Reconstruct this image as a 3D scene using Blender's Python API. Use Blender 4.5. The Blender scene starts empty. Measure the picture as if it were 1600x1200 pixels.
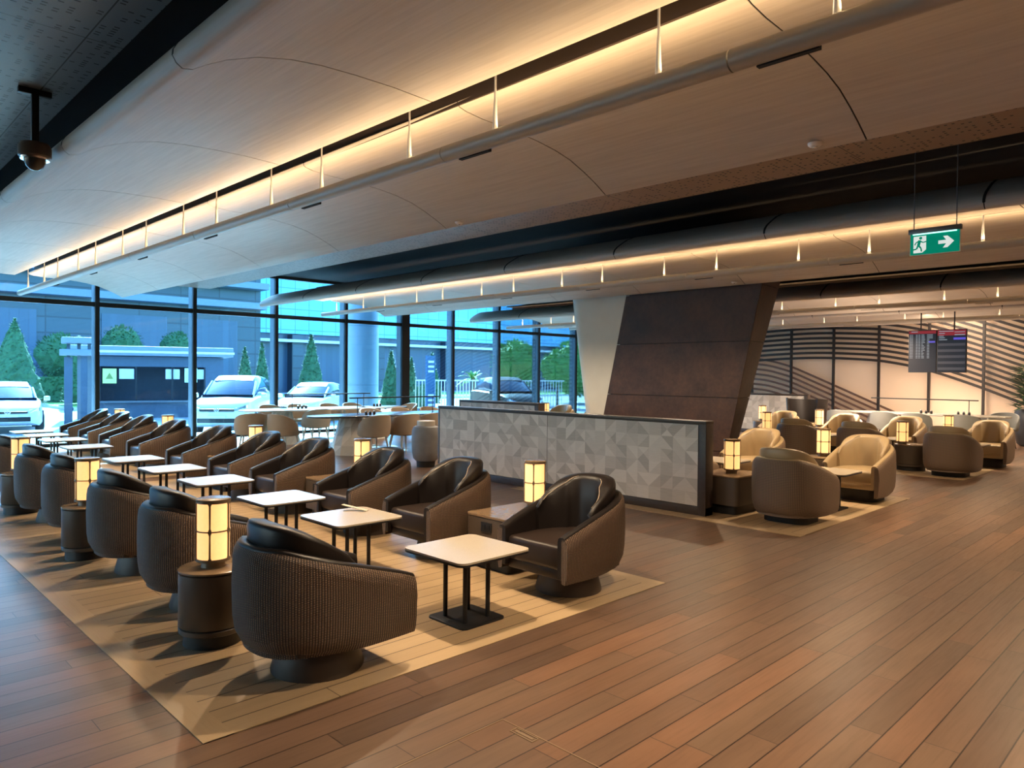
import bpy, bmesh, math, random
from mathutils import Vector, Matrix
random.seed(7)
C = bpy.context.scene.collection
SC = bpy.context.scene
PI = math.pi
H = 1.55
# ------------------------------------------------------------------ camera
YAW, PITCH, ROLL = math.radians(44.566), math.radians(0.7645), math.radians(0.501)
fw = Vector((math.sin(YAW)*math.cos(PITCH), math.cos(YAW)*math.cos(PITCH), -math.sin(PITCH)))
rt = Vector((math.cos(YAW), -math.sin(YAW), 0)); up = rt.cross(fw)
cr, sr = math.cos(ROLL), math.sin(ROLL)
r2 = rt*cr + up*sr; u2 = up*cr - rt*sr
cam = bpy.data.cameras.new('camera'); co = bpy.data.objects.new('camera', cam); C.objects.link(co)
cam.sensor_width = 36; cam.lens = 1129.8/1600*36; cam.clip_end = 500; cam.clip_start = 0.05
co.matrix_world = Matrix(((r2.x, u2.x, -fw.x, 0), (r2.y, u2.y, -fw.y, 0), (r2.z, u2.z, -fw.z, H), (0, 0, 0, 1)))
SC.camera = co
# ------------------------------------------------------------------ exposure, sky, sun
vs = SC.view_settings
vs.view_transform = 'Standard'; vs.look = 'None'; vs.gamma = 1; vs.use_curve_mapping = False
vs.exposure = .85
W = bpy.data.worlds.new('sky'); SC.world = W; W.use_nodes = True
wn = W.node_tree.nodes; wl = W.node_tree.links
sky = wn.new('ShaderNodeTexSky'); sky.sky_type = 'NISHITA'; sky.sun_disc = False
sky.sun_elevation = math.radians(38); sky.sun_rotation = math.radians(20)
wn['Background'].inputs[1].default_value = 1.0
wl.new(sky.outputs[0], wn['Background'].inputs[0])
def lamp(name, kind, loc, energy, color, rot=(0, 0, 0), **kw):
    l = bpy.data.lights.new(name, kind); l.energy = energy; l.color = color
    for k, v in kw.items(): setattr(l, k, v)
    o = bpy.data.objects.new(name, l); o.location = loc; o.rotation_euler = rot; C.objects.link(o)
    return o
SUN = lamp('sun', 'SUN', (10, 40, 30), 24.0, (1, .95, .86), angle=math.radians(.6))
_sd = Vector((-0.30, -0.80, -0.60)).normalized()      # travels into the room and down
SUN.rotation_euler = _sd.to_track_quat('-Z', 'Y').to_euler()
WARM = (1, .66, .34); WARM2 = (1, .76, .50)
E_UP = 2.6      # W per metre of cove light
E_SPOT = 170
S_SHADE = .72
# ------------------------------------------------------------------ mesh helpers
class MB:
    def __init__(s): s.v = []; s.f = []; s.uv = {}; s.col = {}; s.mi = {}
    def add(s, vs_, fs, uvs=None, col=None, mi=0):
        b = len(s.v); s.v += [tuple(p) for p in vs_]
        for i, f in enumerate(fs):
            k = len(s.f); s.f.append([a+b for a in f])
            if uvs: s.uv[k] = uvs[i]
            if col is not None: s.col[k] = col
            if mi: s.mi[k] = mi
        return s
    def box(s, x0, x1, y0, y1, z0, z1, **k):
        if x0 > x1: x0, x1 = x1, x0
        if y0 > y1: y0, y1 = y1, y0
        if z0 > z1: z0, z1 = z1, z0
        v = [(x, y, z) for z in (z0, z1) for y in (y0, y1) for x in (x0, x1)]
        return s.add(v, [(0, 2, 3, 1), (4, 5, 7, 6), (0, 1, 5, 4), (2, 6, 7, 3), (0, 4, 6, 2), (1, 3, 7, 5)], **k)
    def tube(s, a, b, r0, r1=None, n=12, **k):
        r1 = r0 if r1 is None else r1
        a, b = Vector(a), Vector(b); d = (b-a).normalized()
        q = d.to_track_quat('Z', 'Y'); vv = []
        for p, r in ((a, r0), (b, r1)):
            for i in range(n):
                t = 2*PI*i/n; vv.append(p + q @ Vector((r*math.cos(t), r*math.sin(t), 0)))
        fs = [(i, (i+1) % n, n+(i+1) % n, n+i) for i in range(n)] + [tuple(range(n-1, -1, -1)), tuple(range(n, 2*n))]
        return s.add(vv, fs, **k)
    def lathe(s, prof, n=32, cx=0, cy=0, **k):
        vv = []; fs = []; m = len(prof)
        for i in range(n):
            t = 2*PI*i/n
            for r, z in prof: vv.append((cx+r*math.cos(t), cy+r*math.sin(t), z))
        for i in range(n):
            j = (i+1) % n
            for a in range(m-1): fs.append((i*m+a, j*m+a, j*m+a+1, i*m+a+1))
        fs.append(tuple(i*m for i in range(n-1, -1, -1))); fs.append(tuple(i*m+m-1 for i in range(n)))
        return s.add(vv, fs, **k)
    def prism(s, poly, z0, z1, **k):
        n = len(poly)
        vv = [(x, y, z0) for x, y in poly] + [(x, y, z1) for x, y in poly]
        fs = [(i, (i+1) % n, n+(i+1) % n, n+i) for i in range(n)] + [tuple(range(n-1, -1, -1)), tuple(range(n, 2*n))]
        return s.add(vv, fs, **k)
    def extr_y(s, poly, y0, y1, **k):       # poly in (x, z)
        n = len(poly)
        vv = [(x, y0, z) for x, z in poly] + [(x, y1, z) for x, z in poly]
        fs = [(i, n+i, n+(i+1) % n, (i+1) % n) for i in range(n)] + [tuple(range(n)), tuple(range(2*n-1, n-1, -1))]
        return s.add(vv, fs, **k)
    def loft(s, rings, closed=True, caps=True, uv=False, **k):
        n = len(rings[0]); vv = [p for r in rings for p in r]; fs = []; us = []
        for i in range(len(rings)-1):
            for j in range(n if closed else n-1):
                j2 = (j+1) % n
                fs.append((i*n+j, i*n+j2, (i+1)*n+j2, (i+1)*n+j))
        if caps and closed:
            fs.append(tuple(range(n-1, -1, -1))); fs.append(tuple((len(rings)-1)*n+j for j in range(n)))
        return s.add(vv, fs, **k)
def obj(name, mb, mat, parent=None, smooth=False, bevel=0, seg=2, auto=None, label=None):
    me = bpy.data.meshes.new(name)
    bm = bmesh.new()
    vv = [bm.verts.new(p) for p in mb.v]
    uvl = bm.loops.layers.uv.new('UVMap') if mb.uv else None
    cl = bm.loops.layers.float_color.new('Col') if mb.col else None
    for i, f in enumerate(mb.f):
        try: bf = bm.faces.new([vv[a] for a in f])
        except ValueError: continue
        if i in mb.mi: bf.material_index = mb.mi[i]
        if uvl and i in mb.uv:
            for lp, u in zip(bf.loops, mb.uv[i]): lp[uvl].uv = u
        if cl and i in mb.col:
            for lp in bf.loops: lp[cl] = (*mb.col[i], 1)
    if not mb.uv: bmesh.ops.remove_doubles(bm, verts=bm.verts, dist=1e-5)
    bmesh.ops.recalc_face_normals(bm, faces=bm.faces)
    if bevel:
        es = [e for e in bm.edges if len(e.link_faces) == 2 and e.calc_face_angle() > math.radians(32)]
        bmesh.ops.bevel(bm, geom=es, offset=bevel, segments=seg, affect='EDGES', profile=.5, clamp_overlap=True)
    bm.to_mesh(me); bm.free()
    for m in (mat if isinstance(mat, list) else [mat]): me.materials.append(m)
    if smooth or bevel:
        for p in me.polygons: p.use_smooth = True
        me.set_sharp_from_angle(angle=math.radians(auto or 40))
    o = bpy.data.objects.new(name, me); C.objects.link(o)
    if parent: o.parent = parent
    if label: o['label'] = label
    return o
def thing(name, label, cat, loc=(0, 0, 0), rz=0, group=None):
    o = bpy.data.objects.new(name, None); C.objects.link(o); o.empty_display_size = .1
    o.location = loc; o.rotation_euler = (0, 0, rz); o['label'] = label; o['category'] = cat
    if group: o['group'] = group
    return o
def tag(o, label, cat, group=None, kind=None):
    o['label'] = label; o['category'] = cat
    if group: o['group'] = group
    if kind: o['kind'] = kind
    return o
def struct(o, label=None):
    o['kind'] = 'structure'
    if label: o['label'] = label
    return o
def dup(root, loc, rz=0, label=None, group=None, par=None):
    r = root.copy(); C.objects.link(r)
    if par is None:
        r.location = loc; r.rotation_euler = (0, 0, rz)
        if label: r['label'] = label
        if group: r['group'] = group
    else: r.parent = par
    for ch in root.children: dup(ch, None, par=r)
    return r
def rrect(w, d, r, n=5, cx=0, cy=0):
    pts = []
    for sx, sy, a0 in ((1, 1, 0), (-1, 1, PI/2), (-1, -1, PI), (1, -1, 1.5*PI)):
        for i in range(n+1):
            a = a0+PI/2*i/n; pts.append((cx+sx*(w/2-r)+r*math.cos(a), cy+sy*(d/2-r)+r*math.sin(a)))
    return pts
# ------------------------------------------------------------------ materials
class NT:
    def __init__(s, name):
        s.m = bpy.data.materials.new(name); s.m.use_nodes = True
        s.t = s.m.node_tree; s.b = s.t.nodes['Principled BSDF']; s.out = s.t.nodes['Material Output']
    def n(s, ty, **k):
        nd = s.t.nodes.new(ty)
        for a, b in k.items(): setattr(nd, a, b)
        return nd
    def link(s, a, b): s.t.links.new(a, b)
    def set(s, nd, i, v):
        if hasattr(v, 'is_output'): s.t.links.new(v, nd.inputs[i])
        else: nd.inputs[i].default_value = v
    def math(s, op, a, b=0.0, c=0.0):
        nd = s.n('ShaderNodeMath', operation=op); s.set(nd, 0, a); s.set(nd, 1, b)
        if op in ('MULTIPLY_ADD', 'SMOOTH_MIN', 'WRAP', 'COMPARE'): s.set(nd, 2, c)
        return nd.outputs[0]
    def comb(s, x, y, z=0.0):
        nd = s.n('ShaderNodeCombineXYZ'); s.set(nd, 0, x); s.set(nd, 1, y); s.set(nd, 2, z); return nd.outputs[0]
    def sep(s, v):
        nd = s.n('ShaderNodeSeparateXYZ'); s.link(v, nd.inputs[0]); return nd.outputs
    def mix(s, fac, a, b, bt='MIX'):
        nd = s.n('ShaderNodeMix', data_type='RGBA', blend_type=bt); s.set(nd, 0, fac)
        for i, v in ((6, a), (7, b)):
            if hasattr(v, 'is_output'): s.link(v, nd.inputs[i])
            else: nd.inputs[i].default_value = (*v, 1) if len(v) == 3 else v
        return nd.outputs[2]
    def ramp(s, fac, stops, interp='LINEAR'):
        nd = s.n('ShaderNodeValToRGB'); nd.color_ramp.interpolation = interp
        cr_ = nd.color_ramp
        while len(cr_.elements) < len(stops): cr_.elements.new(.5)
        for e, (p, c) in zip(cr_.elements, stops): e.position = p; e.color = (*c, 1)
        s.link(fac, nd.inputs[0]); return nd.outputs[0]
    def noise(s, v, scale, detail=3, rough=.5, dist=0):
        nd = s.n('ShaderNodeTexNoise'); s.link(v, nd.inputs['Vector']); nd.inputs['Scale'].default_value = scale
        nd.inputs['Detail'].default_value = detail; nd.inputs['Roughness'].default_value = rough; nd.inputs['Distortion'].default_value = dist
        return nd.outputs[0]
    def white(s, v):
        nd = s.n('ShaderNodeTexWhiteNoise', noise_dimensions='3D'); s.link(v, nd.inputs[0]); return nd.outputs[0]
    def bump(s, h, dist=.002, strength=.6):
        nd = s.n('ShaderNodeBump'); nd.inputs['Distance'].default_value = dist; nd.inputs['Strength'].default_value = strength
        s.link(h, nd.inputs['Height']); s.link(nd.outputs[0], s.b.inputs['Normal'])
    def obj(s): return s.n('ShaderNodeTexCoord').outputs['Object']
    def P(s, **k):
        for a, v in k.items():
            i = s.b.inputs[a.replace('_', ' ')]
            if hasattr(v, 'is_output'): s.link(v, i)
            else: i.default_value = (*v, 1) if isinstance(v, tuple) and len(v) == 3 else v
        return s
def plain(name, col, rough=.5, metal=0, var=.06, scale=6, bump=0, bscale=60, spec=.5, coat=0):
    t = NT(name); o = t.obj(); nz = t.noise(o, scale, 4)
    c = t.mix(nz, tuple(x*(1-var*2) for x in col), tuple(min(1, x*(1+var*2)) for x in col))
    t.P(Base_Color=c, Roughness=rough, Metallic=metal); t.b.inputs['Specular IOR Level'].default_value = spec
    if coat: t.b.inputs['Coat Weight'].default_value = coat
    if bump: t.bump(t.noise(o, bscale, 4), bump)
    return t.m
def emis(name, col, strength, base=(.03, .03, .03)):
    t = NT(name); o = t.obj(); nz = t.noise(o, 25, 3)
    c = t.mix(nz, tuple(x*.85 for x in col), col)
    t.P(Base_Color=base, Roughness=.5); t.link(c, t.b.inputs['Emission Color']); t.b.inputs['Emission Strength'].default_value = strength
    t.b.inputs['Specular IOR Level'].default_value = .1
    return t.m
def wood_planks(name, pal, y0, pw, length, gap, gapcol, rough=(.3, .5), grain=.35, bump=.0012, swap=False, spec=.5, mott=.1):
    t = NT(name); xyz = t.sep(t.obj()); X, Y = (xyz[1], xyz[0]) if swap else (xyz[0], xyz[1])
    v = t.math('DIVIDE', t.math('SUBTRACT', Y, y0), pw); row = t.math('FLOOR', v); fr = t.math('SUBTRACT', v, row)
    off = t.math('MULTIPLY', t.white(t.comb(row, 3.3)), 7.0)
    u = t.math('ADD', t.math('DIVIDE', X, length), off); bd = t.math('FLOOR', u); fu = t.math('SUBTRACT', u, bd)
    rnd = t.white(t.comb(row, bd, 1.7))
    n = len(pal); base = t.ramp(rnd, [(i/(n-1), p) for i, p in enumerate(pal)])
    gv = t.comb(t.math('MULTIPLY', X, 3.0), t.math('MULTIPLY', Y, 60.0), t.math('MULTIPLY', rnd, 40.0))
    g = t.noise(gv, 1.0, 5, .6, .6)
    bl = t.noise(t.comb(t.math('MULTIPLY', X, 1.2), t.math('MULTIPLY', Y, 7.0), rnd), 1.6, 3)
    c = t.mix(t.math('MULTIPLY', t.math('SUBTRACT', g, .5), grain*2), base, (.02, .01, .006), 'MIX')
    c = t.mix(t.math('MULTIPLY', bl, .35), c, tuple(x*1.6 for x in pal[-1]), 'MIX')
    c = t.mix(t.math('MULTIPLY', t.noise(t.comb(t.math('MULTIPLY', X, .9), t.math('MULTIPLY', Y, 3.0), rnd), 2.3, 4), mott), c, (.035, .02, .013), 'MIX')
    e = t.math('MINIMUM', fr, t.math('SUBTRACT', 1.0, fr)); m1 = t.math('LESS_THAN', e, gap/pw)
    e2 = t.math('MINIMUM', fu, t.math('SUBTRACT', 1.0, fu)); m2 = t.math('LESS_THAN', e2, gap*.6/length)
    m = t.math('MAXIMUM', m1, m2)
    c = t.mix(m, c, gapcol)
    t.P(Base_Color=c, Roughness=t.math('MULTIPLY_ADD', g, rough[1]-rough[0], rough[0]))
    t.b.inputs['Specular IOR Level'].default_value = spec
    t.bump(t.math('SUBTRACT', t.math('MULTIPLY', g, .35), m), bump, .5)
    return t.m
WAL = [(.070, .040, .027), (.115, .066, .042), (.165, .088, .053), (.13, .075, .048), (.22, .106, .058), (.135, .072, .045), (.18, .112, .070)]
M = {}
M['floor'] = wood_planks('walnut_planks', WAL, 3.0195-.1385*40, .1385, 1.5, .0030, (.015, .008, .005), (.26, .44), .45, mott=.55)
OAK = [(.34, .235, .13), (.38, .265, .15), (.42, .30, .175), (.36, .25, .14)]
M['inlay'] = wood_planks('oak_planks', OAK, 3.0060-.1385*40, .1385, 9.0, .0036, (.06, .035, .018), (.32, .45), .14)
M['inlay_edge'] = wood_planks('oak_border', OAK, 0, 3.0, 40.0, .0001, (.3, .2, .1), (.32, .45), .16, swap=True)
# woven wicker in UV metres
t = NT('woven_wicker'); uv = t.n('ShaderNodeUVMap').outputs[0]; s_ = t.sep(uv)
cu = t.math('MULTIPLY', s_[0], 72.0); ci = t.math('FLOOR', cu)
cv = t.math('ADD', t.math('MULTIPLY', s_[1], 120.0), t.math('MULTIPLY', t.math('MODULO', ci, 2.0), .5))
hu = t.math('ABSOLUTE', t.math('SINE', t.math('MULTIPLY', cu, PI)))
hv = t.math('ABSOLUTE', t.math('SINE', t.math('MULTIPLY', cv, PI)))
hh = t.math('MULTIPLY', t.math('POWER', hu, 1.0), t.math('POWER', hv, 1.1))
rn = t.white(t.comb(ci, t.math('FLOOR', cv)))
wc = t.ramp(hh, [(0.0, (.006, .0035, .003)), (.5, (.035, .018, .011)), (1.0, (.44, .27, .15))])
wc = t.mix(t.math('MULTIPLY', rn, .45), wc, (.07, .035, .02))
t.P(Base_Color=wc, Roughness=.55); t.bump(hh, .004, .9); M['wicker'] = t.m
t = NT('woven_wicker_pale'); uv = t.n('ShaderNodeUVMap').outputs[0]; s_ = t.sep(uv)
cu = t.math('MULTIPLY', s_[0], 60.0); cv = t.math('MULTIPLY', s_[1], 60.0)
hh = t.math('MULTIPLY', t.math('ABSOLUTE', t.math('SINE', t.math('MULTIPLY', cu, PI))), t.math('ABSOLUTE', t.math('SINE', t.math('MULTIPLY', cv, PI))))
t.P(Base_Color=t.ramp(hh, [(0, (.07, .045, .03)), (1, (.27, .18, .115))]), Roughness=.6); t.bump(hh, .003, .6); M['wicker2'] = t.m
M['leather'] = plain('dark_brown_leather', (.011, .0075, .0065), .40, bump=.0008, bscale=160, spec=.4)
M['seat'] = plain('brown_leather', (.026, .016, .012), .40, bump=.0008, bscale=160, spec=.4)
M['tan'] = plain('tan_leather', (.35, .25, .135), .42, bump=.0006, bscale=160)
M['pipe'] = plain('piping', (.32, .24, .17), .4)
M['base'] = plain('base_leather', (.045, .030, .022), .5, bump=.0005, bscale=120)
M['drum'] = plain('drum_lacquer', (.085, .062, .045), .38)
M['drumtop'] = plain('drum_top_veneer', (.22, .145, .085), .22, var=.12, scale=12)
M['drumbase'] = plain('plinth_black', (.012, .011, .011), .5)
M['lampframe'] = plain('bronze_frame', (.16, .11, .065), .4, .3)
t = NT('parchment_shade'); o = t.obj(); xyz = t.sep(o)
nz = t.noise(o, 60, 4, .7); c = t.mix(nz, (1, .42, .12), (1, .59, .22))
t.P(Base_Color=(.8, .6, .35), Roughness=.7); t.link(c, t.b.inputs['Emission Color'])
t.b.inputs['Emission Strength'].default_value = S_SHADE; M['shade'] = t.m
M['tabletop'] = plain('speckled_top', (.47, .40, .31), .22, var=.10, scale=220)
M['black'] = plain('black_metal', (.012, .012, .014), .45, .2)
M['wing'] = None
t = NT('wing_veneer'); xyz = t.sep(t.obj()); g = t.noise(t.comb(t.math('MULTIPLY', xyz[0], 34.0), t.math('MULTIPLY', xyz[1], 1.6), t.math('MULTIPLY', xyz[2], 34.0)), 1.0, 5, .6)
t.P(Base_Color=t.ramp(g, [(.25, (.43, .375, .315)), (.75, (.55, .49, .42))]), Roughness=.5); M['wing'] = t.m
M['tube'] = plain('satin_tube', (.34, .30, .25), .42, .15, var=.02)
M['led'] = emis('led_strip', (1, .72, .40), 6)
M['slot_blocker'] = plain('dark_slot_blocker', (.045, .028, .018), .7)
M['dark'] = plain('recess_black', (.006, .006, .007), .8)
def perf(name, col, hole, sx=.055, sy=.028, p=.5):
    t = NT(name); xyz = t.sep(t.obj())
    u = t.math('DIVIDE', xyz[0], sx); v = t.math('DIVIDE', xyz[1], sy)
    iu = t.math('FLOOR', u); iv = t.math('FLOOR', v); fu = t.math('SUBTRACT', u, iu); fv = t.math('SUBTRACT', v, iv)
    pr = t.math('LESS_THAN', t.white(t.comb(iu, iv, .5)), p)
    a = t.math('LESS_THAN', t.math('ABSOLUTE', t.math('SUBTRACT', fu, .5)), .24); b = t.math('LESS_THAN', t.math('ABSOLUTE', t.math('SUBTRACT', fv, .5)), .2)
    m = t.math('MULTIPLY', pr, t.math('MULTIPLY', a, b))
    sm = t.math('MAXIMUM', t.math('LESS_THAN', t.math('PINGPONG', xyz[0], .6), .004), t.math('LESS_THAN', t.math('PINGPONG', xyz[1], 1.2), .004))
    t.P(Base_Color=t.mix(t.math('MAXIMUM', m, sm), col, hole), Roughness=.5); return t.m
M['perf'] = perf('perforated_panel', (.20, .23, .25), (.01, .012, .015), .06, .035, .35)
M['perf2'] = perf('perforated_brown', (.26, .17, .11), (.01, .006, .004), .05, .05, .4)
M['plaster'] = plain('pale_plaster', (.50, .48, .41), .6, var=.05, scale=3)
t = NT('rust_cladding'); o = t.obj(); a = t.noise(o, 2.2, 5, .65); b = t.noise(o, 14, 5, .7)
t.P(Base_Color=t.ramp(t.math('MULTIPLY_ADD', b, .4, t.math('MULTIPLY', a, .6)), [(.3, (.022, .014, .012)), (.5, (.050, .028, .021)), (.72, (.085, .043, .028))]), Roughness=.5); t.b.inputs['Specular IOR Level'].default_value = .3; M['rust'] = t.m
M['mullion'] = plain('dark_mullion', (.018, .022, .026), .4, .3)
M['alu'] = plain('grey_aluminium', (.15, .17, .19), .4, .4)
def glassmat(name, tint):
  t = NT(name)
  tr = t.n('ShaderNodeBsdfTransparent'); tr.inputs[0].default_value = (*tint, 1)
  gl = t.n('ShaderNodeBsdfGlossy'); gl.inputs['Roughness'].default_value = .02
  fr = t.n('ShaderNodeFresnel'); fr.inputs[0].default_value = 1.45
  mx = t.n('ShaderNodeMixShader'); t.link(t.math('MULTIPLY', fr.outputs[0], .8), mx.inputs[0]); t.link(tr.outputs[0], mx.inputs[1]); t.link(gl.outputs[0], mx.inputs[2])
  t.link(mx.outputs[0], t.out.inputs[0]); return t.m
M['glass'] = glassmat('tinted_glass', (.48, .76, .92)); M['glass2'] = glassmat('clear_glass', (.72, .78, .80))
M['tile'] = None
t = NT('wood_mosaic'); vc = t.n('ShaderNodeVertexColor', layer_name='Col').outputs[0]; xyz = t.sep(t.obj())
g = t.noise(t.comb(t.math('MULTIPLY', xyz[0], 8.0), t.math('MULTIPLY', xyz[1], 8.0), t.math('MULTIPLY', xyz[2], 90.0)), 1, 4)
t.P(Base_Color=t.mix(.34, vc, t.mix(g, (.38, .35, .31), (.72, .67, .60)), 'MIX'), Roughness=.5); M['tile'] = t.m
M['frame'] = plain('dark_oak_frame', (.040, .027, .021), .45, var=.15, scale=20)
M['cream'] = plain('cream_leather', (.55, .48, .39), .5)
M['greige'] = plain('greige_fabric', (.30, .235, .175), .75, bump=.001, bscale=200)
M['palewood'] = plain('pale_leg', (.52, .48, .42), .5)
M['bluegrey'] = plain('blue_grey_fabric', (.21, .22, .215), .8, bump=.001, bscale=200)
M['dtop'] = plain('dining_top', (.40, .37, .33), .25, var=.05)
M['dtopdark'] = plain('dining_top_dark', (.055, .055, .062), .25, var=.05)
M['peach'] = plain('peach_wall', (.80, .62, .46), .35, var=.02, scale=1.5)
M['slat'] = plain('dark_slat', (.010, .005, .004), .5)
M['slat2'] = plain('brown_slat', (.11, .055, .035), .5)
M['screen'] = emis('screen_dark', (.012, .022, .035), .45, (.01, .01, .012))
M['concrete'] = plain('asphalt', (.42, .42, .42), .8, var=.1, scale=3)
M['paving'] = plain('pale_paving', (.62, .61, .58), .8, var=.06, scale=3)
M['carpaint'] = plain('white_car_paint', (.80, .82, .84), .25, coat=.6, var=.01)
M['carglass'] = plain('car_glass', (.03, .06, .10), .06, var=.05)
M['tyre'] = plain('tyre', (.02, .02, .022), .8)
M['rim'] = plain('wheel_rim', (.5, .52, .54), .3, .8)
M['chrome'] = plain('chrome', (.7, .72, .75), .2, 1)
M['leaf'] = plain('conifer_leaf', (.045, .13, .05), .8, var=.35, scale=9)
M['leaf2'] = plain('bright_leaf', (.13, .30, .06), .7, var=.3, scale=8)
M['leaf3'] = plain('indoor_leaf', (.03, .09, .035), .5, var=.3, scale=12)
M['grass'] = plain('lawn_grass', (.20, .42, .08), .9, var=.2, scale=5)
M['trunk'] = plain('bark', (.12, .09, .06), .9)
M['white'] = plain('white_plastic', (.75, .74, .72), .4)
M['pot'] = plain('grey_pot', (.20, .20, .21), .6, var=.08, scale=10)
M['darkpot'] = plain('dark_pot', (.045, .05, .06), .35)
M['booth'] = plain('booth_cladding', (.07, .10, .14), .6, var=.1)
M['boothroof'] = plain('booth_roof', (.20, .24, .29), .6)
def facade(name, a, b, sx, sz, la, wx=.06, wz=.05, rough=.3):
    t = NT(name); xyz = t.sep(t.obj()); u = t.math('DIVIDE', xyz[0], sx); v = t.math('DIVIDE', xyz[2], sz)
    iu = t.math('FLOOR', u); iv = t.math('FLOOR', v); fu = t.math('SUBTRACT', u, iu); fv = t.math('SUBTRACT', v, iv)
    m = t.math('MAXIMUM', t.math('LESS_THAN', fu, wx), t.math('LESS_THAN', fv, wz))
    c = t.mix(t.white(t.comb(iu, iv)), a, b); c = t.mix(m, c, la)
    t.P(Base_Color=c, Roughness=rough); return t.m
M['fac_cyan'] = facade('cyan_curtain_wall', (.16, .50, .72), (.24, .62, .85), 1.4, 1.9, (.10, .30, .50))
M['fac_dark'] = facade('dark_louvre_wall', (.045, .08, .13), (.06, .10, .16), .55, 9, (.05, .08, .13), .18)
M['fac_grey'] = facade('grey_soffit_wall', (.035, .06, .085), (.05, .08, .11), 3.0, 1.1, (.02, .035, .055), .03, .1)
# ================================================================== SETTING
SEAM = [1.66+2.05*k for k in range(-3, 8)]           # panel joints along the canopies
YW = 16.907
b = MB().box(-9, 24.6, -7, YW+.15, -.2, 0); struct(obj('floor', b, M['floor']), 'brown walnut plank floor')
def inlay(n, x0, x1, y0, y1):
    w = .13
    a = MB().box(x0+w, x1-w, y0, y1, .0005, .004)
    o = struct(obj('trim_%d' % n, a, M['inlay']), 'pale oak plank inlay in the walnut floor')
    e = MB()
    e.add([(x0, y0, .004), (x0+w, y0+w, .004), (x0+w, y1-w, .004), (x0, y1, .004), (x0, y0, 0), (x0, y1, 0)], [(0, 1, 2, 3), (0, 3, 5, 4)])
    e.add([(x1, y0, .004), (x1-w, y0+w, .004), (x1-w, y1-w, .004), (x1, y1, .004), (x1, y0, 0), (x1, y1, 0)], [(3, 2, 1, 0), (4, 5, 3, 0)])
    e.add([(x0, y0, .0042), (x0+w, y0+w, .0042), (x0+w, y0, .0042)], [(0, 2, 1)])
    e.add([(x1, y0, .0042), (x1-w, y0+w, .0042), (x1-w, y0, .0042)], [(0, 1, 2)])
    obj('border', e, M['inlay_edge'], o)
inlay(1, 1.19, 4.60, 3.0195, 10.77)
inlay(2, 1.19, 4.60, 11.19, 16.3)
inlay(3, 6.88, 10.17, 3.0, 7.0)
inlay(4, 12.54, 15.75, 2.98, 8.2)
# ceiling
b = MB().box(-9, 24.6, -7, YW+.15, 3.95, 4.1); struct(obj('ceiling', b, M['dark']), 'black ceiling void above the canopies')
b = MB().box(-9, 1.40, -7, YW-.1, 3.5, 3.54); struct(obj('trim_5', b, M['perf']), 'perforated grey metal ceiling panels')
for i, (x0, x1) in enumerate(((4.86, 6.75), (10.98, 13.3), (17.5, 19.0))):
    b = MB().box(x0, x1, -7, YW-.1, 3.46, 3.5); struct(obj('trim_%d' % (6+i), b, M['perf2']), 'brown perforated ceiling strip between canopies')
b = MB().box(-9.1, -8.9, -7, 5, 0, 4); struct(obj('wall_left', b, plain('side_wall', (.36, .31, .26), .7)))
for i in range(5):
    y0 = 5.04+2.37*i
    b = MB().box(-9.1, -8.9, y0-.04, y0+.04, 0, 3.95).box(-9.05, -8.95, y0+.04, y0+2.33, 2.89, 2.985).box(-9.05, -8.95, y0+.04, y0+2.33, 0, .07)
    o = struct(obj('window_%d' % (40+i), b, M['mullion'])); obj('pane', MB().box(-9.01, -9.0, y0+.04, y0+2.33, .07, 2.89).box(-9.01, -9.0, y0+.04, y0+2.33, 2.985, 3.95), M['glass2'], o)
b = MB().box(-9, 24.6, -7.1, -7, 0, 4); struct(obj('wall_back', b, plain('rear_wall', (.30, .24, .19), .7)))
b = MB().box(24.3, 24.4, -7, YW, 0, 4); struct(obj('wall_right', b, M['peach']), 'glowing peach wall behind the dark lattice')
# window wall
MX = [-9, -7.2, -5.25, -3.3, -1.36, .57, 2.5, 4.44, 6.44, 8.43, 10.41, 12.36, 14.13, 16.05, 17.92, 19.86, 21.8, 23.7]
for i in range(len(MX)-1):
    x0, x1 = MX[i], MX[i+1]; w = .13 if abs(x0-12.36) < .01 else .04
    b = MB().box(x0-w, x0+w, YW-.03, YW+.03, 0, 3.95)
    b.box(x0+w, x1, YW, YW+.12, 2.89, 2.985).box(x0+w, x1, YW, YW+.12, 0, .07).box(x0+w, x1, YW, YW+.12, 3.88, 3.95)
    o = struct(obj('window_%d' % (i+1), b, M['mullion']))
    obj('mullion_fin', MB().box(x0-w, x0+w*.8, YW+.03, YW+.26, 0, 3.95), M['alu'], o)
    g = MB().box(x0+w, x1, YW+.05, YW+.062, .07, 2.89).box(x0+w, x1, YW+.05, YW+.062, 2.985, 3.88)
    obj('pane', g, M['glass'], o)
b = MB().box(23.7, 24.3, YW, YW+.12, 0, 3.95); struct(obj('wall_corner', b, M['mullion']))
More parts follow.
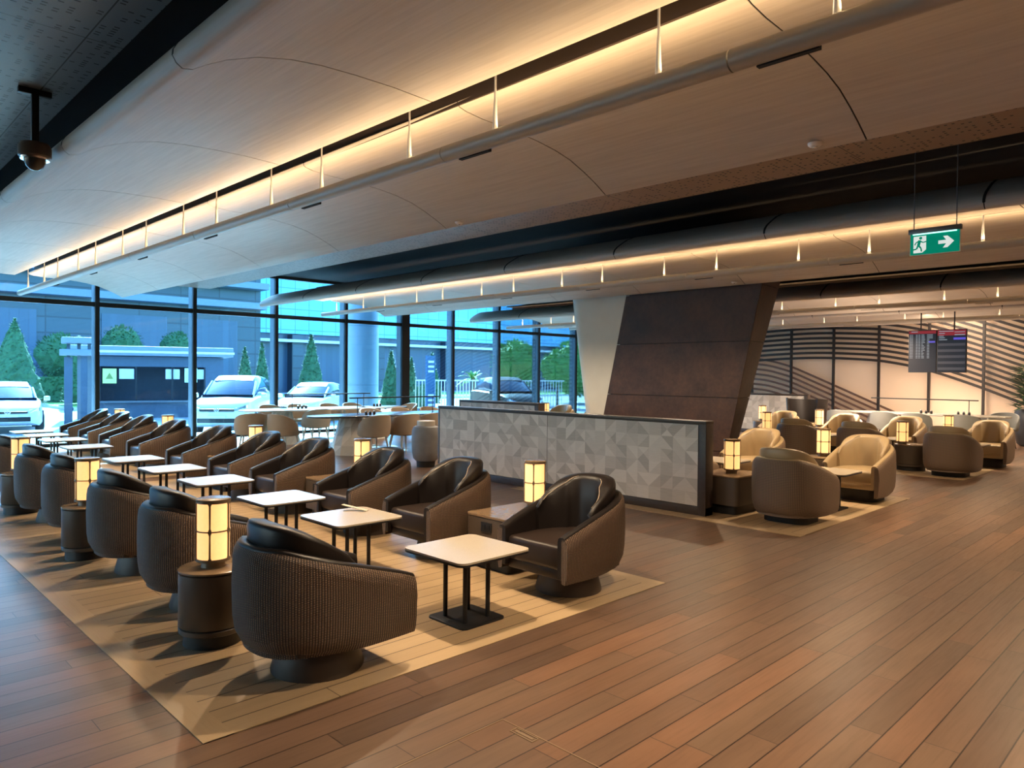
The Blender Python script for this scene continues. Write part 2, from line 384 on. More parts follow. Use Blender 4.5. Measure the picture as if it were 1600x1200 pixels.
# ================================================================== CEILING CANOPIES
A_PROF = [(1.38, 3.05), (1.35, 3.07), (1.332, 3.10), (1.335, 3.13), (1.355, 3.165), (1.40, 3.205), (1.50, 3.265), (1.62, 3.33), (1.75, 3.38), (1.95, 3.41), (2.3, 3.40), (2.95, 3.36), (2.95, 3.31),
          (2.65, 3.318), (2.37, 3.312), (2.15, 3.30), (1.96, 3.275), (1.77, 3.228), (1.60, 3.16), (1.50, 3.105), (1.43, 3.06)]
B_TOP = [(3.165, 3.37), (3.17, 3.35), (3.19, 3.338), (3.25, 3.325), (3.40, 3.312), (3.70, 3.308), (3.96, 3.29), (4.15, 3.267), (4.33, 3.23), (4.50, 3.17), (4.64, 3.11), (4.78, 3.04)]
B_PROF = B_TOP + [(4.80, 3.045), (4.79, 3.10), (4.66, 3.16), (4.52, 3.22), (4.34, 3.275), (4.15, 3.31), (3.96, 3.335), (3.70, 3.35), (3.40, 3.36), (3.27, 3.365), (3.2, 3.385), (3.18, 3.385)]
ORD = ['nearest', 'second', 'third', 'farthest']
BAY = [(0, 0.4), (6.11, -0.4), (12.6, -0.2), (17.1, 0)]
gapw = .010
def canopy(i, off, rot):
    R = math.radians(rot)
    def mk(nm, lab, cat, prof, inset=None):
        t = thing(nm, lab, cat, (off, 0, 0), R, 'curved ceiling canopies')
        for k in range(1, len(SEAM)-1):
            obj('joint', MB().extr_y([(x, z+.004) for x, z in prof], SEAM[k]-.012, SEAM[k]+.012), M['dark'], t)
        for k in range(len(SEAM)-1):
            y0, y1 = SEAM[k]+gapw/2, SEAM[k+1]-gapw/2
            obj('panel', MB().extr_y(prof, y0, y1), M['wing'], t, smooth=True, auto=50)
        return t
    w = ['over the dark lounge', 'over the tan lounge', 'beyond the leaning column', 'closest to the lattice wall'][i]
    mk('ceiling_canopy', 'veneer canopy with rounded nose, left of the lit slot %s' % w, 'ceiling panel', A_PROF)
    mk('ceiling_canopy', 'veneer canopy with free edge, right of the slot %s' % w, 'ceiling panel', B_PROF)
    struct(obj('trim_%d' % (20+i), MB().extr_y([(off+3.14, 3.345), (off+3.16, 3.345), (off+3.16, 3.64), (off+2.9, 3.64), (off+2.9, 3.61), (off+3.14, 3.61)], -5, 16.0), M['slot_blocker']), 'added dark lining and lid blocking light inside the lit slot')  # lining and lid added to darken the gap and stop cove light leaking upward
    t = thing('linear_uplight', 'long suspended satin light tube %s' % w, 'light', (off, 0, 0), R, 'suspended light tubes')
    tx, tz = 3.07, 3.0
    prof = [(tx+.052*math.cos(a), tz+.052*math.sin(a)) for a in [math.radians(60-300*j/20) for j in range(21)]]
    prof += [(tx+.022, tz+.02), (tx-.022, tz+.02)][::-1][::-1]
    prof = prof[:21] + [(tx-.026, tz+.018), (tx+.026, tz+.018)]
    for k in range(len(SEAM)-1):
        e = .2 if k == len(SEAM)-2 else 0
        obj('tube', MB().extr_y(prof, SEAM[k]+.004, SEAM[k+1]-.004+e), M['tube'], t, smooth=True, auto=45)
    obj('light_strip', MB().box(tx-.02, tx+.02, SEAM[0]+.05, SEAM[-1]+.1, tz+.018, tz+.024), M['led'], t)
    for k in range(len(SEAM)-1):
        for dy in (-.47+.97*0, .40):
            y = SEAM[k+1]+dy-(2.05 if dy > 0 else 0)
            if y < -3.5: continue
            obj('rod', MB().tube((tx, y, tz+.05), (tx, y, tz+.24), .017, .009, 10).tube((tx, y, tz+.24), (tx, y, 3.40), .007, .007, 8), M['white'], t, smooth=True)
        y = SEAM[k]-.25
        sl = obj('spot_slot', MB().box(tx+.018, tx+.046, y-.14, y+.14, tz-.056, tz-.03), M['dark'], t)
    for k in range(len(SEAM)-1):
        yy = (SEAM[k]+SEAM[k+1])/2
        a = lamp('cove_light', 'AREA', (off+tx, yy, tz+.07), E_UP*2.05, WARM, (PI, 0, 0), shape='RECTANGLE', size=.03, size_y=2.0)
    for k in range(1, len(SEAM)-1):
        y = SEAM[k]-.25
        lamp('downlight', 'SPOT', (off+tx+.03, y, tz-.08), E_SPOT, WARM2, (0, 0, 0), spot_size=math.radians(145), spot_blend=.9, shadow_soft_size=.03)
for i, (off, rot) in enumerate(BAY): canopy(i, off, rot)
# ================================================================== TUB CHAIRS
def tub_path(n=44, w=.352, xf=.40, xb=-.42, x0=-.02, ex=2.35):
    pts = []; ns = 9
    for i in range(ns): pts.append((xf+(x0-xf)*i/ns, w*(1-.05*max(0, 1-i/ns)**2)))
    for i in range(n+1):
        a = PI/2 - PI*i/n
        c_, s2 = math.cos(a), math.sin(a)
        pts.append((x0+(xb-x0)*abs(c_)**(2/ex), w*math.copysign(abs(s2)**(2/ex), s2)))
    for i in range(ns-1, -1, -1): pts.append((xf+(x0-xf)*i/ns, -w*(1-.05*max(0, 1-i/ns)**2)))
    return pts
def path_frames(pts):
    out = []; L = 0
    for i, p in enumerate(pts):
        a = pts[max(0, i-1)]; c_ = pts[min(len(pts)-1, i+1)]
        tx, ty = c_[0]-a[0], c_[1]-a[1]; l = math.hypot(tx, ty) or 1; tx /= l; ty /= l
        if i: L += math.hypot(p[0]-pts[i-1][0], p[1]-pts[i-1][1])
        out.append((p, (ty*-1, tx), L))
    return out
PF = path_frames(tub_path())
def inward(fr, d):
    (x, y), (nx, ny), L = fr
    # choose the normal that points to the axis
    if nx*(0.02-x)+ny*(0-y) < 0: nx, ny = -nx, -ny
    if abs(y) > .3 and x > 0: nx, ny = 0, -math.copysign(1, y)
    return x+nx*d, y+ny*d
def rimh(x):
    t = max(0, min(1, (.40-x)/.74)); return .462 + .225*(t**.92)
def sweep(cs, lo=0, hi=None, wrap_uv=False):
    """cs(frame) -> list of (inset, z); closed loop swept along the path"""
    mb = MB(); fr = PF[lo:hi]; rings = []
    for f in fr: rings.append([(*inward(f, d), z) for d, z in cs(f)])
    n = len(rings[0]); vv = [p for r in rings for p in r]; fs = []; us = []
    for i in range(len(rings)-1):
        prof = cs(fr[i]); acc = [0]
        for j in range(1, n+1):
            a, b_ = prof[j-1], prof[j % n]; acc.append(acc[-1]+math.hypot(a[0]-b_[0], a[1]-b_[1]))
        for j in range(n):
            j2 = (j+1) % n; fs.append((i*n+j, i*n+j2, (i+1)*n+j2, (i+1)*n+j))
            L0, L1 = fr[i][2], fr[i+1][2]; us.append([(L0, acc[j]), (L0, acc[j+1]), (L1, acc[j+1]), (L1, acc[j])])
    for k in (0, len(rings)-1):
        fs.append(tuple(k*n+j for j in (range(n) if k else range(n-1, -1, -1))))
        pr = cs(fr[k]); us.append([(pr[j][0], pr[j][1]) for j in (range(n) if k else range(n-1, -1, -1))])
    mb.add(vv, fs, us); return mb
def cs_shell(f, z0=.165):
    h = rimh(f[0][0]); bk = max(0, min(1, (.1-f[0][0])/.45))
    return [(.05, z0+.005), (.02+.075*bk, z0), (.008+.030*bk, z0+.035), (.002+.008*bk, z0+.09), (0, z0+.16), (-.004, (h+z0)/2+.05), (0, h-.07), (.006, h-.03), (.016, h-.008), (.026, h), (.05, h)]
def cs_lining(f):
    h = rimh(f[0][0])
    return [(.024, h-.012), (.024, h+.004), (.034, h+.013), (.066, h+.013), (.080, h+.002), (.086, h-.02), (.086, .20), (.052, .20), (.052, h-.012)]
bi0 = 7; bi1 = len(PF)-7
def cs_back(f):
    i = PF.index(f); u = min(1, abs((i-(bi0+bi1-1)/2)/((bi1-1-bi0)/2))); hr = rimh(f[0][0])
    e = max(0, math.cos(u*PI/2))
    zt = (hr+.012)*(1-e**.62) + .805*e**.62
    th = .022+.062*min(1, e*2.2)
    a = .082-.020*min(1, e*1.6); b_ = a+th+.035*min(1, e*2)
    lo_ = .36; k = min(.016, (zt-hr)*.3+.004)
    a0 = .084
    return [(a0, lo_), (a0, hr-.03), (min(a0, a+.008), min(zt-.02, hr+.016)), (a+.006, zt-k*1.5), (a+.012, zt-k*.4), (a+.024, zt), (max(a+.034, b_-.030), zt-.003), (max(a+.04, b_-.010), zt-k), (b_+.004, zt-k*2.6), (b_+.016, (zt+lo_)/2), (b_+.022, lo_)]
def make_chair(label, cat='armchair', style='dark', group=None):
    sh, ln, se, bs = {'dark': ('wicker', 'leather', 'seat', 'base'), 'tan': ('wicker2', 'tan', 'tan', 'base')}[style]
    t = thing('tub_chair', label, cat, (0, 0, 0), 0, group)
    if style == 'tan': t.scale = (1.04, 1.05, 1)
    obj('woven_shell', sweep(cs_shell if style == 'dark' else (lambda f: cs_shell(f, .085))), M[sh], t, smooth=True, auto=50)
    obj('lining', sweep(cs_lining), M[ln], t, smooth=True, auto=60)
    bc = obj('backrest', sweep(cs_back, bi0, bi1), M[ln], t, smooth=True, auto=60)
    # piping along the front edge of the backrest ends
    N_ = bi1-bi0
    for lo2, hi2 in ((bi0+1, bi0+int(N_*.36)), (bi1-int(N_*.36)-1, bi1-2)):
        mb = MB(); P = []
        for i in range(lo2, hi2+1):
            d, z = cs_back(PF[i])[7]; P.append(Vector((*inward(PF[i], d+.002), z+.002)))
        for a, b_ in zip(P[:-1], P[1:]): mb.tube(a, b_, .0032, .0032, 6)
        obj('piping', mb, M['pipe'], bc, smooth=True)
    s = MB().box(-.30, .375, -.262, .262, .235, .405); obj('seat_cushion', s, M[se], t, bevel=.035, seg=4)
    s = MB().box(-.26, .355, -.268, .268, .17, .26); obj('seat_frame', s, M[se] if style == 'dark' else M['tan'], t, bevel=.015)
    if style == 'dark': obj('base', MB().lathe([(.238, 0), (.240, .012), (.205, .15), (.200, .172)], 40), M[bs], t, smooth=True)
    else: obj('base', MB().prism(rrect(.44, .46, .12), 0, .172), M['drumbase'], t, smooth=True)
    return t
CH = {}
def chair(x, y, rz, label, style='dark', group='dark wicker tub chairs'):
    if style not in CH:
        CH[style] = o = make_chair(label, style=style, group=group); o.location = (x, y, 0); o.rotation_euler = (0, 0, rz)
        return o
    return dup(CH[style], (x, y, 0), rz, label, group)
LY = [3.43, 4.87, 6.03, 7.47, 8.63, 10.07]
LL = ['dark wicker tub chair closest to the camera, its woven back beside the nearest drum table',
      'dark wicker tub chair seen from behind, just past the nearest lantern drum',
      'dark wicker tub chair seen from behind, right in front of the second lantern drum',
      'dark wicker tub chair just past the second lantern drum, mostly hidden by that lantern',
      'dark wicker tub chair from behind, beside the third lantern drum at the left edge',
      'dark wicker tub chair cut by the left picture edge past the third lantern drum']
for y, l in zip(LY, LL): chair(1.95, y, 0, l)
RY = [3.43, 4.87, 6.03, 7.47, 8.63, 10.07, 11.75, 13.2, 14.45, 15.75]
RL = ['dark leather tub chair with cone base in view, facing the nearest coffee table',
      'dark leather tub chair second from the front, just before the patterned partition',
      'dark leather tub chair behind the coffee table with the folded card, third from the front',
      'dark leather tub chair, fourth from the front, in front of the dining chairs',
      'dark leather tub chair, fifth from the front, below the pale dining chair',
      'dark leather tub chair facing left, sixth from the front, last one of the near inlay',
      'dark wicker tub chair by the window mullion, with its brown side fully in view',
      'sunlit wicker tub chair facing left, third from the window, rim glowing',
      'sunlit wicker tub chair facing left, second from the window',
      'sunlit wicker tub chair nearest the window, at the far end of the row']
for y, l in zip(RY, RL): chair(3.97, y, PI, l)
TL = [(7.63, 3.43, 0, 'wicker backed tan tub chair from behind, large, just right of the partition end'),
      (7.63, 4.87, 0, 'tan tub chair almost hidden behind the patterned partition, beyond the square side table'),
      (9.65, 3.43, PI, 'tan leather tub chair in full view facing left, centre of the right hand lounge'),
      (9.65, 4.87, PI, 'tan leather tub chair between the partition end lantern and the leaning column foot'),
      (9.65, 6.03, PI, 'pale tub chair back peeking out just right of the partition end'),
      (13.05, 3.28, 0, 'wicker backed tub chair seen from behind beside the round drum table, at far right'),
      (13.1, 4.66, 0, 'dark olive backed tub chair behind the big tan chair'),
      (13.1, 5.75, 0, 'dark olive backed tub chair left of the middle lantern'),
      (15.0, 3.18, PI, 'tan leather tub chair at the far right, by the planter'),
      (15.1, 4.60, PI, 'tan tub chair behind the round drum lantern, below the flight screens'),
      (15.1, 5.75, PI, 'far tan tub chair just in front of the leftmost blue grey dining chair'),
      (15.1, 7.05, PI, 'tan tub chair facing left in front of the far grey screen wall'),
      (13.3, 11.9, PI, 'small tan tub chair above the partition rim, left of the pair'),
      (13.6, 11.0, PI, 'small tan tub chair above the partition rim, next to the pale column side')]
for x, y, r, l in TL: chair(x, y, r, l, 'tan', 'tan tub chairs')
# ================================================================== SIDE TABLES AND LANTERNS
def drum(x, y, r, label, z=.435):
    t = thing('drum_table', label, 'side table', (x, y, 0), 0, 'drum side tables')
    obj('body', MB().lathe([(r-.004, .115), (r, .12), (r, z-.022), (r-.006, z-.018)], 40), M['drum'], t, smooth=True)
    obj('tabletop', MB().lathe([(r-.004, z-.016), (r+.002, z-.012), (r+.002, z-.003), (r-.004, z)], 40), M['drumtop'], t, smooth=True)
    obj('ring', MB().lathe([(r-.004, .078), (r, .082), (r, .106), (r-.006, .11)], 40), M['drum'], t, smooth=True)
    obj('plinth', MB().lathe([(r*.86, 0), (r*.86, .08)], 40), M['drumbase'], t, smooth=True)
    return t
def boxtable(x, y, w, d, label, socket=True, z=.435):
    t = thing('box_table', label, 'side table', (x, y, 0), 0, 'square side tables')
    obj('body', MB().prism(rrect(w, d, .05), .11, z-.02), M['drum'], t, smooth=True)
    obj('tabletop', MB().prism(rrect(w+.006, d+.006, .05), z-.016, z), M['drumtop'], t, smooth=True)
    obj('plinth', MB().prism(rrect(w-.1, d-.1, .04), 0, .115), M['drumbase'], t, smooth=True)
    if socket:
        s = obj('socket_panel', MB().box(-w/2-.006, -w/2+.002, -.06, .06, .31, .385), M['drumbase'], t)
        obj('socket', MB().box(-w/2-.010, -w/2-.005, -.042, -.008, .328, .368).box(-w/2-.010, -w/2-.005, .008, .042, .328, .368), M['black'], s)
    return t
LAMP = None
def lantern(x, y, label, z=.435, rz=.35):
    global LAMP
    if LAMP is None:
        t = thing('table_lantern', label, 'lamp', (x, y, z), rz, 'glowing table lanterns'); LAMP = t
        obj('foot', MB().lathe([(.066, 0), (.066, .034), (.060, .036)], 28), M['drumtop'], t, smooth=True)
        obj('lamp_shade', MB().lathe([(.088, .048), (.088, .372)], 36), M['shade'], t, smooth=True)
        R = .092
        for z0, z1 in ((.036, .052), (.206, .213), (.368, .384)):
            obj('ring', MB().lathe([(R-.006, z0), (R+.001, z0), (R+.001, z1), (R-.006, z1)], 36), M['lampframe'], t, smooth=True)
        for k in range(5):
            a = 2*PI*k/5; c_, s2 = math.cos(a), math.sin(a)
            mb = MB(); q = [(-.004, 0), (.004, 0)]
            P = lambda w_, rr, zz: (rr*c_-w_*s2, rr*s2+w_*c_, zz)
            # rib, widening at its ends and at the crossing
            zs = [(.05, .012), (.062, .005), (.19, .004), (.2095, .011), (.229, .004), (.358, .005), (.37, .012)]
            rings = [[P(-w_, R-.004, zz), P(w_, R-.004, zz), P(w_, R+.003, zz), P(-w_, R+.003, zz)] for zz, w_ in zs]
            mb.loft(rings); obj('rib', mb, M['lampframe'], t)
        obj('cap', MB().lathe([(.093, .380), (.093, .389), (.088, .391)], 36), M['drumtop'], t, smooth=True)
        return t
    return dup(LAMP, (x, y, z), rz, label, 'glowing table lanterns')
drum(1.69, 4.15, .185, 'dark round drum side table between the two nearest left chairs')
lantern(1.69, 4.15, 'large glowing table lantern nearest the camera, at left')
drum(1.70, 6.75, .185, 'dark round drum side table, second along the left row')
lantern(1.70, 6.75, 'glowing table lantern second along the left row', rz=.9)
drum(1.71, 9.33, .185, 'dark round drum side table, third along the left row by the picture edge')
lantern(1.71, 9.33, 'glowing table lantern third along the left row by the picture edge', rz=.5)
for i, (y, l, m) in enumerate(((4.17, 'nearest side table between the two front leather chairs, with a socket', 'glowing lantern in front of the patterned partition'),
                       (6.80, 'square side table between the third and fourth leather chairs', 'glowing lantern under the tub dining chairs'),
                       (9.42, 'square side table between the fifth and sixth leather chairs', 'glowing lantern left of the dining chairs'),
                       (12.55, 'square side table by the window mullion', 'glowing lantern before the window mullion'),
                       (15.10, 'square side table at the window end of the row', 'pale lantern at the window end of the row'))):
    boxtable(4.2, y, .72, .50 if i < 3 else .45, 'brown ' + l, i < 2)
    lantern(4.42 if i < 3 else 4.36, y+.03, m, rz=.2*i)
boxtable(7.66, 4.17, .62, .52, 'brown square side table at the right end of the partition', False)
lantern(7.66, 4.15, 'glowing lantern on the square table at the partition end', rz=.1)
drum(10.25, 4.17, .24, 'brown drum table behind the big tan chair'); lantern(10.29, 4.17, 'glowing lantern just left of the big tan chair', rz=.6)
drum(13.32, 3.94, .25, 'brown round drum table left of the far wicker chair back'); lantern(13.2, 4.04, 'glowing lantern on the round drum table at far right', rz=.3)
drum(14.2, 6.9, .22, 'drum table beside the foot of the leaning column'); lantern(14.18, 6.91, 'glowing lantern beside the right edge of the leaning column', rz=.7)
drum(17.3, 8.55, .22, 'drum table in front of the far grey screen wall'); lantern(17.3, 8.55, 'far lantern just above the one at the column edge', rz=.7)
drum(16.28, 6.7, .22, 'drum table beyond the far lounge, by the screen wall post'); lantern(16.28, 6.7, 'small far lantern right of the screen wall post', rz=.2)
drum(16.06, 4.09, .22, 'drum table beyond the far right chairs'); lantern(16.06, 4.09, 'far lantern in front of the blue grey dining chairs', rz=.2)
drum(13.8, 12.75, .22, 'drum table behind the partition rim'); lantern(13.8, 12.75, 'tiny lantern above the partition rim by the tan pair', rz=.2)
# ================================================================== COFFEE TABLES
CT = None
def coffee(x, y, label, rz=0):
    global CT
    if CT is None:
        t = thing('coffee_table', label, 'table', (x, y, 0), rz, 'square coffee tables'); CT = t
        obj('tabletop', MB().prism(rrect(.585, .585, .055), .436, .448), M['tabletop'], t, smooth=True)
        obj('edge_band', MB().prism(rrect(.588, .588, .056), .424, .4365), M['black'], t, smooth=True)
        obj('base_plate', MB().prism(rrect(.36, .36, .04), 0, .016), M['black'], t, bevel=.003)
        for sx in (-1, 1):
            for sy in (-1, 1): obj('leg', MB().tube((sx*.095, sy*.095, .014), (sx*.095, sy*.095, .426), .015, .015, 14), M['black'], t, smooth=True)
        return t
    return dup(CT, (x, y, 0), rz, label, 'square coffee tables')
for x, y, l in [(3.01, 3.45, 'nearest coffee table, its whole base plate in view'), (3.03, 4.83, 'coffee table with a folded card on it, second from the camera'),
                (3.03, 5.97, 'pale coffee table third from the camera'), (3.03, 7.38, 'blue reflecting coffee table fourth from the camera'),
                (3.03, 8.6, 'blue reflecting coffee table fifth from the camera'), (3.0, 9.85, 'blue reflecting coffee table sixth from the camera'),
                (2.98, 11.87, 'bluish coffee table seventh from the camera'), (3.0, 13.3, 'pale coffee table third from the window'),
                (3.0, 14.4, 'pale coffee table second from the window'), (2.98, 15.4, 'pale coffee table nearest the window'),
                (8.66, 3.45, 'tan topped table in front of the big tan chair'), (8.66, 4.85, 'tan topped table behind the partition end lantern'),
                (14.05, 3.3, 'small table between the two far right chairs'), (14.1, 4.6, 'small table right of the dark olive chair back'),
                (14.1, 5.75, 'small table in front of the far tan chair')]:
    coffee(x, y, l)
b = MB()
b.add([(-.10, -.03, .002), (.10, -.025, .045), (.105, .03, .05), (-.095, .03, .002), (-.10, -.03, .006), (.10, -.025, .049), (.105, .03, .054), (-.095, .03, .006)],
      [(0, 1, 2, 3), (4, 7, 6, 5), (0, 4, 5, 1), (1, 5, 6, 2), (2, 6, 7, 3), (3, 7, 4, 0)])
b.box(-.08, .09, -.028, .028, 0, .003)
o = obj('folded_card', b, M['cream']); o.location = (3.16, 4.98, .4485); o.rotation_euler = (0, 0, 2.3)
tag(o, 'small cream folded card lying on the second coffee table', 'card')
# ================================================================== PARTITIONS
def mosaic(nu, nv, su, sv, place, seed):
    rr = random.Random(seed); mb = MB()
    cols = [(.58, .54, .49), (.44, .405, .36), (.70, .66, .60), (.36, .33, .295), (.52, .485, .44), (.64, .60, .55)]
    for i in range(nu):
        for j in range(nv):
            u0, u1, v0, v1 = i*su, (i+1)*su, j*sv, (j+1)*sv
            P = [place(u0, v0), place(u1, v0), place(u1, v1), place(u0, v1), place((u0+u1)/2, (v0+v1)/2)]
            k = rr.random()
            if k < .38:
                mb.add([P[0], P[1], P[2]], [(0, 1, 2)], col=rr.choice(cols)); mb.add([P[0], P[2], P[3]], [(0, 1, 2)], col=rr.choice(cols))
            elif k < .76:
                mb.add([P[0], P[1], P[3]], [(0, 1, 2)], col=rr.choice(cols)); mb.add([P[1], P[2], P[3]], [(0, 1, 2)], col=rr.choice(cols))
            elif k < .88:
                for a in range(4): mb.add([P[a], P[(a+1) % 4], P[4]], [(0, 1, 2)], col=rr.choice(cols))
            else: mb.add(P[:4], [(0, 1, 2, 3)], col=rr.choice(cols))
    return mb
def partition(x, y0, y1, h, label, seed, side='frame', thick=.15, npan=2, tm='tile'):
    t = thing('partition', label, 'partition', (x, y0, 0), 0, 'low partitions')
    L = y1-y0
    obj('core', MB().box(.012, thick-.012, .05, L-.02, .02, h-.03), M['frame'], t)
    pw = (L-.13)/npan
    for k in range(npan):
        a = .10+k*pw+.004; w_ = pw-.008; nu = max(1, round(w_/.158)); nv = 6
        zz = .105; hh_ = h-.045-zz
        obj('mosaic_panel', mosaic(nu, nv, w_/nu, hh_/nv, lambda u, v, a=a: (.004, a+u, zz+v), seed+k), M[tm], t)
    obj('baseboard', MB().box(-.002, thick+.002, .0, L, .0, .095), M['frame'], t, bevel=.003)
    obj('top_rail', MB().box(-.006, thick+.006, .0, L, h-.035, h), M['frame'], t, bevel=.004)
    obj('end_post', MB().box(-.004, thick+.004, 0, .09, .0, h-.03), M['frame'], t, bevel=.006)
    obj('end_post', MB().box(-.004, thick+.004, L-.03, L, .0, h-.03), M['alu'], t, bevel=.004)
    return t
partition(7.09, 4.15, 8.83, 1.052, 'long low partition with geometric wood mosaic, in the middle of the hall', 3)
partition(9.15, 8.62, 10.75, 1.05, 'short pale partition rising behind the long mosaic one', 9, npan=1)
partition(18.7, 8.0, 9.9, 1.09, 'far grey screen wall with dark end post, beyond the tan lounge', 12, npan=1)
# ================================================================== LEANING COLUMN
t = thing('leaning_column', 'huge leaning column clad in dark rust panels with a pale plaster flank', 'column', (0, 0, 0))
def yn(z): return 6.12-.213*z            # near corner of the clad face
def yf(z): return 8.87-.225*z            # far corner of the clad face
def xb(z): return 11.5+.11*z
lv = [0, .285, 1.19, 2.13, 3.04, 3.95]
for a, b_ in zip(lv[:-1], lv[1:]):
    r = []
    for z in (a+.005, b_-.005):
        r.append([(11.0, yn(z), z), (xb(z), yn(z)+.12, z), (xb(z)+.5, yf(z)-.4, z), (11.05, yf(z), z)])
    obj('cladding_panel', MB().loft(r), M['rust'], t)
r = [[(11.02, yn(z)+.02, z), (xb(z)-.02, yn(z)+.14, z), (xb(z)+.46, yf(z)-.4, z), (11.07, yf(z)-.02, z)] for z in (0, 3.95)]
obj('core', MB().loft(r), M['dark'], t)
obj('corner_trim', MB().tube((10.995, yn(0)-.001, 0), (10.995, yn(3.94), 3.94), .008, .008, 6), M['rust'], t)
r = []
for z in (0, .95, .956, 2.15, 2.156, 3.1, 3.5, 3.95):
    y1 = 9.16+.19*z; y0 = yf(z)-.06; ins = 0
    R_ = .28+.05*z
    ring = [(11.06, y0, z)]
    for k in range(9):
        a = PI - PI/2*k/8
        ring.append((11.06+R_+R_*math.cos(a), y1-R_+R_*math.sin(a), z))
    ring += [(12.1, y1, z), (12.1, y0, z)]
    r.append(ring)
obj('plaster_flank', MB().loft(r), M['plaster'], t, smooth=True)
# ================================================================== CEILING FITTINGS
def smoke(x, y, z, label):
    t = thing('ceiling_detector', label, 'detector', (x, y, z), 0); t.scale = (.62, .62, .62)
    obj('housing', MB().lathe([(.02, -.038), (.055, -.034), (.072, -.02), (.078, 0)], 24), M['white'], t, smooth=True)
    obj('lens', MB().lathe([(.004, -.05), (.018, -.044), (.022, -.036)], 16), M['chrome'], t, smooth=True)
smoke(4.71, 1.99, 3.07, 'round white detector on the canopy edge above the exit sign side')
smoke(4.71, 5.55, 3.07, 'small round detector on the canopy edge above the middle of the dark lounge')
smoke(10.80, 5.85, 3.08, 'tiny white dome on the canopy edge in front of the rust column')
t = thing('dome_camera', 'dark stalked ceiling dome camera at upper left', 'camera', (1.17, 5.94, 3.0))
obj('stem', MB().box(-.022, .022, -.022, .022, .13, .5), M['black'], t, bevel=.003)
obj('bracket', MB().box(-.10, .10, -.02, .02, .46, .50), M['black'], t, bevel=.003)
obj('housing', MB().lathe([(.085, .02), (.10, .035), (.10, .10), (.085, .125), (.03, .135)], 28), M['drum'], t, smooth=True)
obj('dome', MB().lathe([(.004, -.062), (.03, -.055), (.052, -.036), (.064, -.008), (.068, .022)], 28), plain('smoked_dome', (.05, .05, .055), .05), t, smooth=True)
obj('trim_ring', MB().lathe([(.068, .014), (.088, .012), (.092, .024), (.07, .028)], 28), M['chrome'], t, smooth=True)
# exit sign
t = thing('exit_sign', 'green illuminated running man exit sign with arrow hanging on rods', 'sign', (7.0, 1.91, 2.55))
G = emis('exit_green', (.0, .26, .16), .4, (.0, .2, .12)); WH = emis('exit_white', (.85, .95, .9), .4, (.8, .8, .8))
obj('panel', MB().box(-.004, .004, -.195, .195, .075, .262), M['white'], t)
obj('green_face', MB().box(-.007, -.004, -.190, .190, .080, .262), G, t)
obj('housing', MB().box(-.02, .02, -.205, .205, .262, .305), M['alu'], t, bevel=.003)
obj('light_strip', MB().box(-.012, -.008, -.17, .17, .252, .262), emis('exit_led', (.35, 1, .85), 1.5), t)
px = -.0078
def fl(mb, pts, x=px): mb.add([(x, y, z) for y, z in pts], [tuple(range(len(pts)))])
b = MB(); fl(b, [(.165, .095), (.165, .24), (.065, .24), (.065, .12), (.095, .095)]); obj('pictogram_door', b, WH, t)
b = MB()
def limb(p, q, w_):
    (y0, z0), (y1, z1) = p, q; dx, dz = y1-y0, z1-z0; l = math.hypot(dx, dz); nx, nz = -dz/l*w_, dx/l*w_
    fl(b, [(y0+nx, z0+nz), (y1+nx, z1+nz), (y1-nx, z1-nz), (y0-nx, z0-nz)], px-.001)
b.add([(px-.001, .108+.013*math.cos(a*PI/6), .222+.013*math.sin(a*PI/6)) for a in range(12)], [tuple(range(12))])
limb((.115, .205), (.125, .158), .012); limb((.12, .2), (.145, .185), .005); limb((.145, .185), (.155, .165), .005)
limb((.115, .2), (.09, .183), .005); limb((.09, .183), (.06, .19), .005)
limb((.125, .16), (.105, .135), .007); limb((.105, .135), (.10, .105), .006); limb((.128, .16), (.14, .13), .007); limb((.14, .13), (.17, .125), .006)
obj('pictogram_man', b, G, t)
b = MB(); fl(b, [(-.03, .185), (-.03, .155), (-.09, .155), (-.065, .12), (-.10, .12), (-.15, .17), (-.10, .22), (-.065, .22), (-.09, .185)]); obj('arrow', b, WH, t)
for y in (-.165, .165): obj('hanging_rod', MB().tube((0, y, .3), (0, y, 1.40), .004, .004, 8), M['alu'], t)
